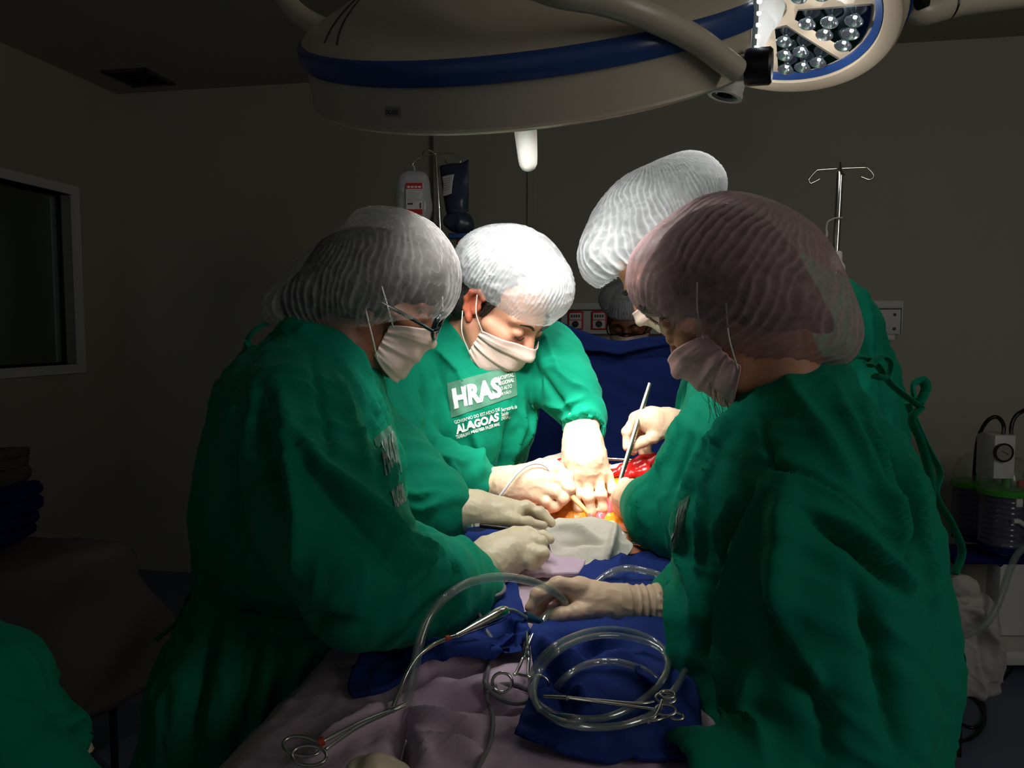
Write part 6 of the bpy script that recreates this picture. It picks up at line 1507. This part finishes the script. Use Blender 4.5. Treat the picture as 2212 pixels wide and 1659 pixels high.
# ================================================================ instrument table on the left
def side_table():
    zt = .80; a = W(265, 1142, 2.55); c = np.array([a[0], a[1], zt])
    ex = -np.array([math.cos(.10), math.sin(-.12), 0]); ey = -np.array([math.sin(.42), math.cos(.42), 0]); ey[0] *= 1
    t = thing('side_table', 'side table with thin dark legs under a mauve cloth, at the left', 'table', (c[0] - .5, c[1] - .3, 0))
    X, Y = .95, .60
    ctr = c + ex * X / 2 + ey * Y / 2
    Rm = np.stack([ex, ey, ZZ], 1)
    box('table_top', np.array([ctr[0], ctr[1], zt - .025]), (X - .02, Y - .02, .03), M['steel'], t, Rm, .004)
    for i in (0, 1):
        for j in (0, 1): 
            p = c + ex * (.03 + i * (X - .06)) + ey * (.03 + j * (Y - .06)); tube('leg', [np.array([p[0], p[1], zt - .03]), np.array([p[0], p[1], 0])], .0125, M['black'], t, 10, smooth=False)
    nx, ny = 80, 60; ext = .52
    G_ = np.zeros((ny, nx, 3))
    for j, v in enumerate(np.linspace(-ext, Y + ext, ny)):
        for i, u in enumerate(np.linspace(-ext, X + ext, nx)):
            du = max(-u, u - X, 0); dv = max(-v, v - Y, 0); cu, cv = min(max(u, 0), X), min(max(v, 0), Y)
            drop = max(du, dv) + .25 * min(du, dv); sx = math.copysign(1, u - X / 2) if du else 0; sy = math.copysign(1, v - Y / 2) if dv else 0
            out = min(drop, .03) * .6 + drop * .10
            w_ = .02 * math.sin(u * 17 + v * 6) * min(1, drop * 4) + .012 * math.sin(v * 23 - u * 9) * min(1, drop * 4)
            G_[j, i] = c + ex * (cu + sx * (out + w_) + .10 * sx * min(du, dv)) + ey * (cv + sy * (out + w_) + .10 * sy * min(du, dv)) + ZZ * (.006 - drop * (.97 if drop < .1 else 1))
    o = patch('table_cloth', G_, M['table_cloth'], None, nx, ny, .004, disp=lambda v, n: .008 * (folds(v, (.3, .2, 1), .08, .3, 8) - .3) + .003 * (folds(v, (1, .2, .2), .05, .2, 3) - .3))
    tag(o, 'grey mauve cloth hanging over the side table at the left', 'tablecloth')
    return c, ex, ey, zt
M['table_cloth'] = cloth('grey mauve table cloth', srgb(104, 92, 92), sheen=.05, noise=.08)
M['linen_brown'] = cloth('grey brown linen', srgb(96, 84, 76), sheen=.05)
M['linen_blue'] = cloth('deep blue linen', srgb(16, 22, 84), sheen=.05)
tc_, ex_, ey_, zt_ = side_table()
def folded(name, px0, px1, py0, py1, d, mat, label, layers, dep=.14, seed=0):
    t = thing(name, label, 'linen', tuple(W((px0 + px1) / 2, py1, d)), 'folded linen on the side table')
    a, b = W(px0, py1, d), W(px1, py0, d); zb, zt = a[2], W(px0, py0, d)[2]; hh = (zt - zb) / layers; xm = (a[0] + b[0]) / 2; w = abs(b[0] - a[0]); rr = random.Random(seed)
    for k in range(layers):
        S = Sdf(); z = zb + hh * (k + .5); e = rr.uniform(-.008, .008); r = hh * .5
        S.ell((xm + e, a[1] + dep / 2, z), (w / 2, dep / 2 + .02, hh * .56), None, .01)
        for dx in (-w / 2 + r * 1.2, w / 2 - r * 1.2): S.cap((xm + e + dx, a[1] + r, z), (xm + e + dx, a[1] + dep, z), r, r, .03)
        S.cap((xm + e - w / 2 + r, a[1] + r, z), (xm + e + w / 2 - r, a[1] + r, z), r, r, .03); S.cap((xm + e - w / 2 + r, a[1] + dep / 2, z), (xm + e + w / 2 - r, a[1] + dep / 2, z), r, r, .03)
        sculpt('fold_layer', S, .005, mat, t, disp=lambda v, n: .004 * (folds(v, (1, .2, 0), .03, .2, seed + k) - .3))
folded('folded_linen', -190, 22, 1122, 1178, 2.30, M['linen_blue'], 'deep blue folded linen, bottom of the stack on the side table', 2, seed=1)
folded('folded_linen', -180, 29, 1058, 1122, 2.30, M['linen_blue'], 'deep blue folded linen with a stray corner, second from bottom of the stack', 2, seed=2)
folded('folded_linen', -190, 10, 1018, 1058, 2.30, M['linen_brown'], 'soft brown folded linen just above the blue ones', 1, seed=3)
folded('folded_linen', -190, 2, 982, 1018, 2.30, M['linen_brown'], 'grey brown folded linen with thin layers, topmost of the stack', 3, seed=4)

# ================================================================ suction unit on the right
def suction_unit():
    d = 3.50; K = d / 2.75; f = W(2165, 1500, d); c = np.array([f[0], f[1], 0]); zt = lambda py, dd=d: W(2165, py, dd)[2]
    u = thing('suction_unit', 'wheeled suction unit with vacuum gauge and green-lidded jars at the right edge', 'suction unit', tuple(c))
    box('post', c + [0, 0, (zt(1180) + .14) / 2 + .02], (.105 * K, .08 * K, zt(1180) - .10), M['white_paint'], u, None, .008)
    box('base', c + [0, 0, .10], (.48, .40, .07), M['white_paint'], u, None, .02)
    for i in (-1, 1):
        for j in (-1, 1): lathe('castor', c + [i * .21 - .014, j * .17, .034], (1, 0, 0), [(0, 0), (.033, 0), (.033, .028), (0, .028)], M['black'], u, 16)
    g0, g1 = W(2148, 1035, d - .22 * K), W(2193, 940, d - .22 * K); gc = (g0 + g1) / 2
    hb = box('gauge_block', gc + [0, .05 * K, 0], (abs(g1[0] - g0[0]), .10 * K, abs(g1[2] - g0[2])), M['white_paint'], u, None, .004)
    gp = W(2165, 977, d - .225 * K)
    lathe('gauge', gp, (0, -1, 0), [(K * a_, K * b_) for a_, b_ in [(0, -.004), (.029, -.004), (.031, .006), (.031, .012), (.026, .012), (.026, .008), (0, .008)]], M['black'], hb, 28)
    lathe('gauge_dial', gp, (0, -1, 0), [(K * a_, K * b_) for a_, b_ in [(0, .0085), (.0255, .0085), (.0255, .0095), (0, .0095)]], M['sticker'], hb, 28)
    tube('needle', [gp + np.array([-.008, -.011, .006]) * K, gp + np.array([.014, -.011, -.006]) * K], .0018, M['black'], hb, 6, smooth=False)
    lathe('gauge_glass', gp, (0, -1, 0), [(K * a_, K * b_) for a_, b_ in [(0, .0135), (.020, .013), (.0262, .0115)]], M['dome'], hb, 28)
    def jar(px, dd, pyt, pyb, rpx):
        p = W(px, pyb, dd); r = rpx * dd / F; z0 = p[2]; z1 = W(px, pyt, dd)[2]; b = np.array([p[0], p[1], z0])
        H = z1 - z0; pr = [(0, 0), (r * .8, 0), (r * .88, .012)]
        for k in range(9): zz = .02 + (H - .04) * k / 9; pr += [(r * .93, zz), (r * .955, zz + (H - .04) / 27), (r * .93, zz + (H - .04) / 13)]
        pr += [(r * .96, H - .012), (r * .96, H)]
        j = lathe('jar', b, ZZ, pr, M['canister'], u, 40)
        lathe('jar_lid', b + ZZ * H, ZZ, [(r * .95, -.012), (r * 1.04, -.012), (r * 1.06, .006), (r * 1.0, .014), (r * .7, .018), (r * .3, .020), (0, .020)], M['green_lid'], j, 40)
        lathe('jar_dome', b + ZZ * (H + .016), ZZ, [(r * .96, 0), (r * .95, r * .45), (r * .78, r * .95), (r * .45, r * 1.22), (0, r * 1.3)], M['dome'], j, 40)
        lathe('lid_port', b + ZZ * (H + .016), ZZ, [(0, .0), (.02, 0), (.018, .05), (.010, .055), (0, .055)], M['green_lid'], j, 16)
        lathe('jar_base_ring', b - ZZ * .01, ZZ, [(0, 0), (r * .9, 0), (r * .92, .03), (r * .86, .032)], M['linen_blue'], j, 32)
    jar(2104, d + .14 * K, 1043, 1158, 47); jar(2168, d - .08 * K, 1058, 1182, 53)
    jar(2262, d - .05 * K, 1052, 1176, 52)
    box('jar_carrier', np.array([c[0] + .01, c[1] + .04, W(2165, 1196, d)[2]]), (.58, .2, .04), M['linen_blue'], u, None, .008)
    tube('hose', L3((2104, 1045, d + .12 * K), (2106, 1000, d), (2112, 950, d - .1 * K), (2128, 915, d - .18 * K), (2146, 901, d - .2 * K), (2160, 905, d - .2 * K), (2168, 920, d - .2 * K), (2167, 938, d - .2 * K)), .0082, M['black'], u, 10)
    tube('hose', L3((2184, 940, d - .2 * K), (2185, 920, d - .2 * K), (2192, 902, d - .2 * K), (2206, 890, d - .2 * K), (2230, 885, d - .18 * K), (2260, 930, d - .1 * K), (2262, 1045, d - .05 * K)), .0082, M['black'], u, 10)
    for px in (2167, 2184): lathe('hose_nipple', W(px, 938, d - .2 * K), ZZ, [(0, -.01), (.009, -.01), (.007, .02), (.005, .03), (0, .03)], M['dome'], u, 12)
    box('side_clip', W(2201, 1084, d - .17 * K), (.028, .015, .044), M['white_paint'], u, None, .003)
    tube('grey_pipe', L3((2188, 1126, d - .18 * K), (2204, 1128, d - .18 * K), (2230, 1150, d - .16 * K)), .0115, M['white_paint'], u, 8); box('red_cap', W(2206, 1045, d - .15 * K), (.03, .02, .03), M['red'], u, None, .005)
    tube('blue_hook', L3((2158, 1190, d - .06 * K), (2155, 1205, d - .07 * K), (2160, 1222, d - .07 * K), (2167, 1214, d - .07 * K), (2164, 1196, d - .06 * K)), .005, M['linen_blue'], u, 8)
suction_unit()
o = tube('suction_hose', L3((2260, 1150, 2.7), (2215, 1182, 2.68), (2196, 1200, 2.66), (2180, 1235, 2.63), (2165, 1280, 2.6), (2140, 1335, 2.57), (2110, 1362, 2.55), (2060, 1380, 2.5), (2000, 1385, 2.4)), .0115, M['tube'], None, 12, bore=.7); tag(o, 'clear suction hose sagging in front of the white cloth at the right', 'hose')
def wc(*P): return [(p[0], p[1], p[2] + .62, p[3]) for p in P]
S = Sdf().pc(*wc((2050, 1278, 2.1, 34), (2088, 1332, 2.1, 46), (2094, 1420, 2.12, 46), (2104, 1480, 2.13, 38)), k=.06); S.pc(*wc((2075, 1264, 2.05, 18), (2092, 1270, 2.05, 14)), k=.03); S.pc(*wc((2122, 1400, 2.12, 28), (2142, 1478, 2.14, 15)), k=.04); S.pc(*wc((1990, 1330, 2.12, 60), (2000, 1470, 2.12, 56)), k=.05); S.pc(*wc((2050, 1400, 2.12, 45), (2060, 1470, 2.12, 40)), k=.05)
S.plane(W(2110, 1494, 2.74), -UPV, .01)
M['white_cloth'] = cloth('crumpled white cloth', srgb(176, 170, 164), sheen=.05, noise=.05)
o = sculpt('white_cloth', S, .007, M['white_cloth'], None, smooth=2, disp=lambda v, n: .018 * (folds(v, (.25, 0, -1), .07, .35, 6) - .3) + .008 * (folds(v, (1, 0, -.6), .05, .2, 9) - .3),
           creases=[([(2070, 1310), (2110, 1320), (2138, 1370), (2154, 1450)], .016, .014), ([(2070, 1330), (2100, 1345), (2120, 1400), (2130, 1480)], .014, -.010), ([(2068, 1300), (2096, 1300)], .01, .010)])
tag(o, 'crumpled white cloth hanging on a low stool behind the right-hand gown', 'cloth')
pc_ = W(2020, 1400, 2.74); zc = W(2020, 1330, 2.74)[2]
st = thing('step_stool', 'low dark stool hidden under the crumpled white cloth', 'stool', (pc_[0], pc_[1], 0))
box('seat', np.array([pc_[0], pc_[1], zc - .03]), (.16, .12, .03), M['black'], st, None, .01)
for i in (-1, 1):
    for j in (-1, 1): tube('leg', [np.array([pc_[0] + i * .06, pc_[1] + j * .045, zc - .03]), np.array([pc_[0] + i * .07, pc_[1] + j * .05, 0])], .009, M['black'], st, 8, smooth=False)
def fl(px, py, up=.008): p = ATZ(px, py, up); return p
o = tube('power_cable', [fl(*p) for p in ((2040, 1545), (2070, 1560), (2100, 1572), (2122, 1560), (2128, 1530), (2120, 1505), (2135, 1495), (2165, 1470), (2200, 1420, .06), (2235, 1330, .15))], .006, M['black'], None, 8); tag(o, 'black power cable running up from the floor beside the white cloth', 'cable')
o = tube('power_cable', [fl(*p) for p in ((2025, 1590), (2060, 1602), (2095, 1596), (2120, 1575), (2128, 1545), (2112, 1515), (2085, 1498))], .006, M['black'], None, 8); tag(o, 'black power cable looped on the blue floor, nearest the camera', 'cable')
o = sculpt('foot_pedal', Sdf().ell(ATZ(2190, 1410, .035), (.085, .055, .035), None, .01).ell(ATZ(2195, 1408, .06), (.05, .035, .02), None, .01).plane((0, 0, .002), (0, 0, -1), .003), .006, M['black'], None); tag(o, 'black foot pedal on the floor below the suction unit', 'pedal')
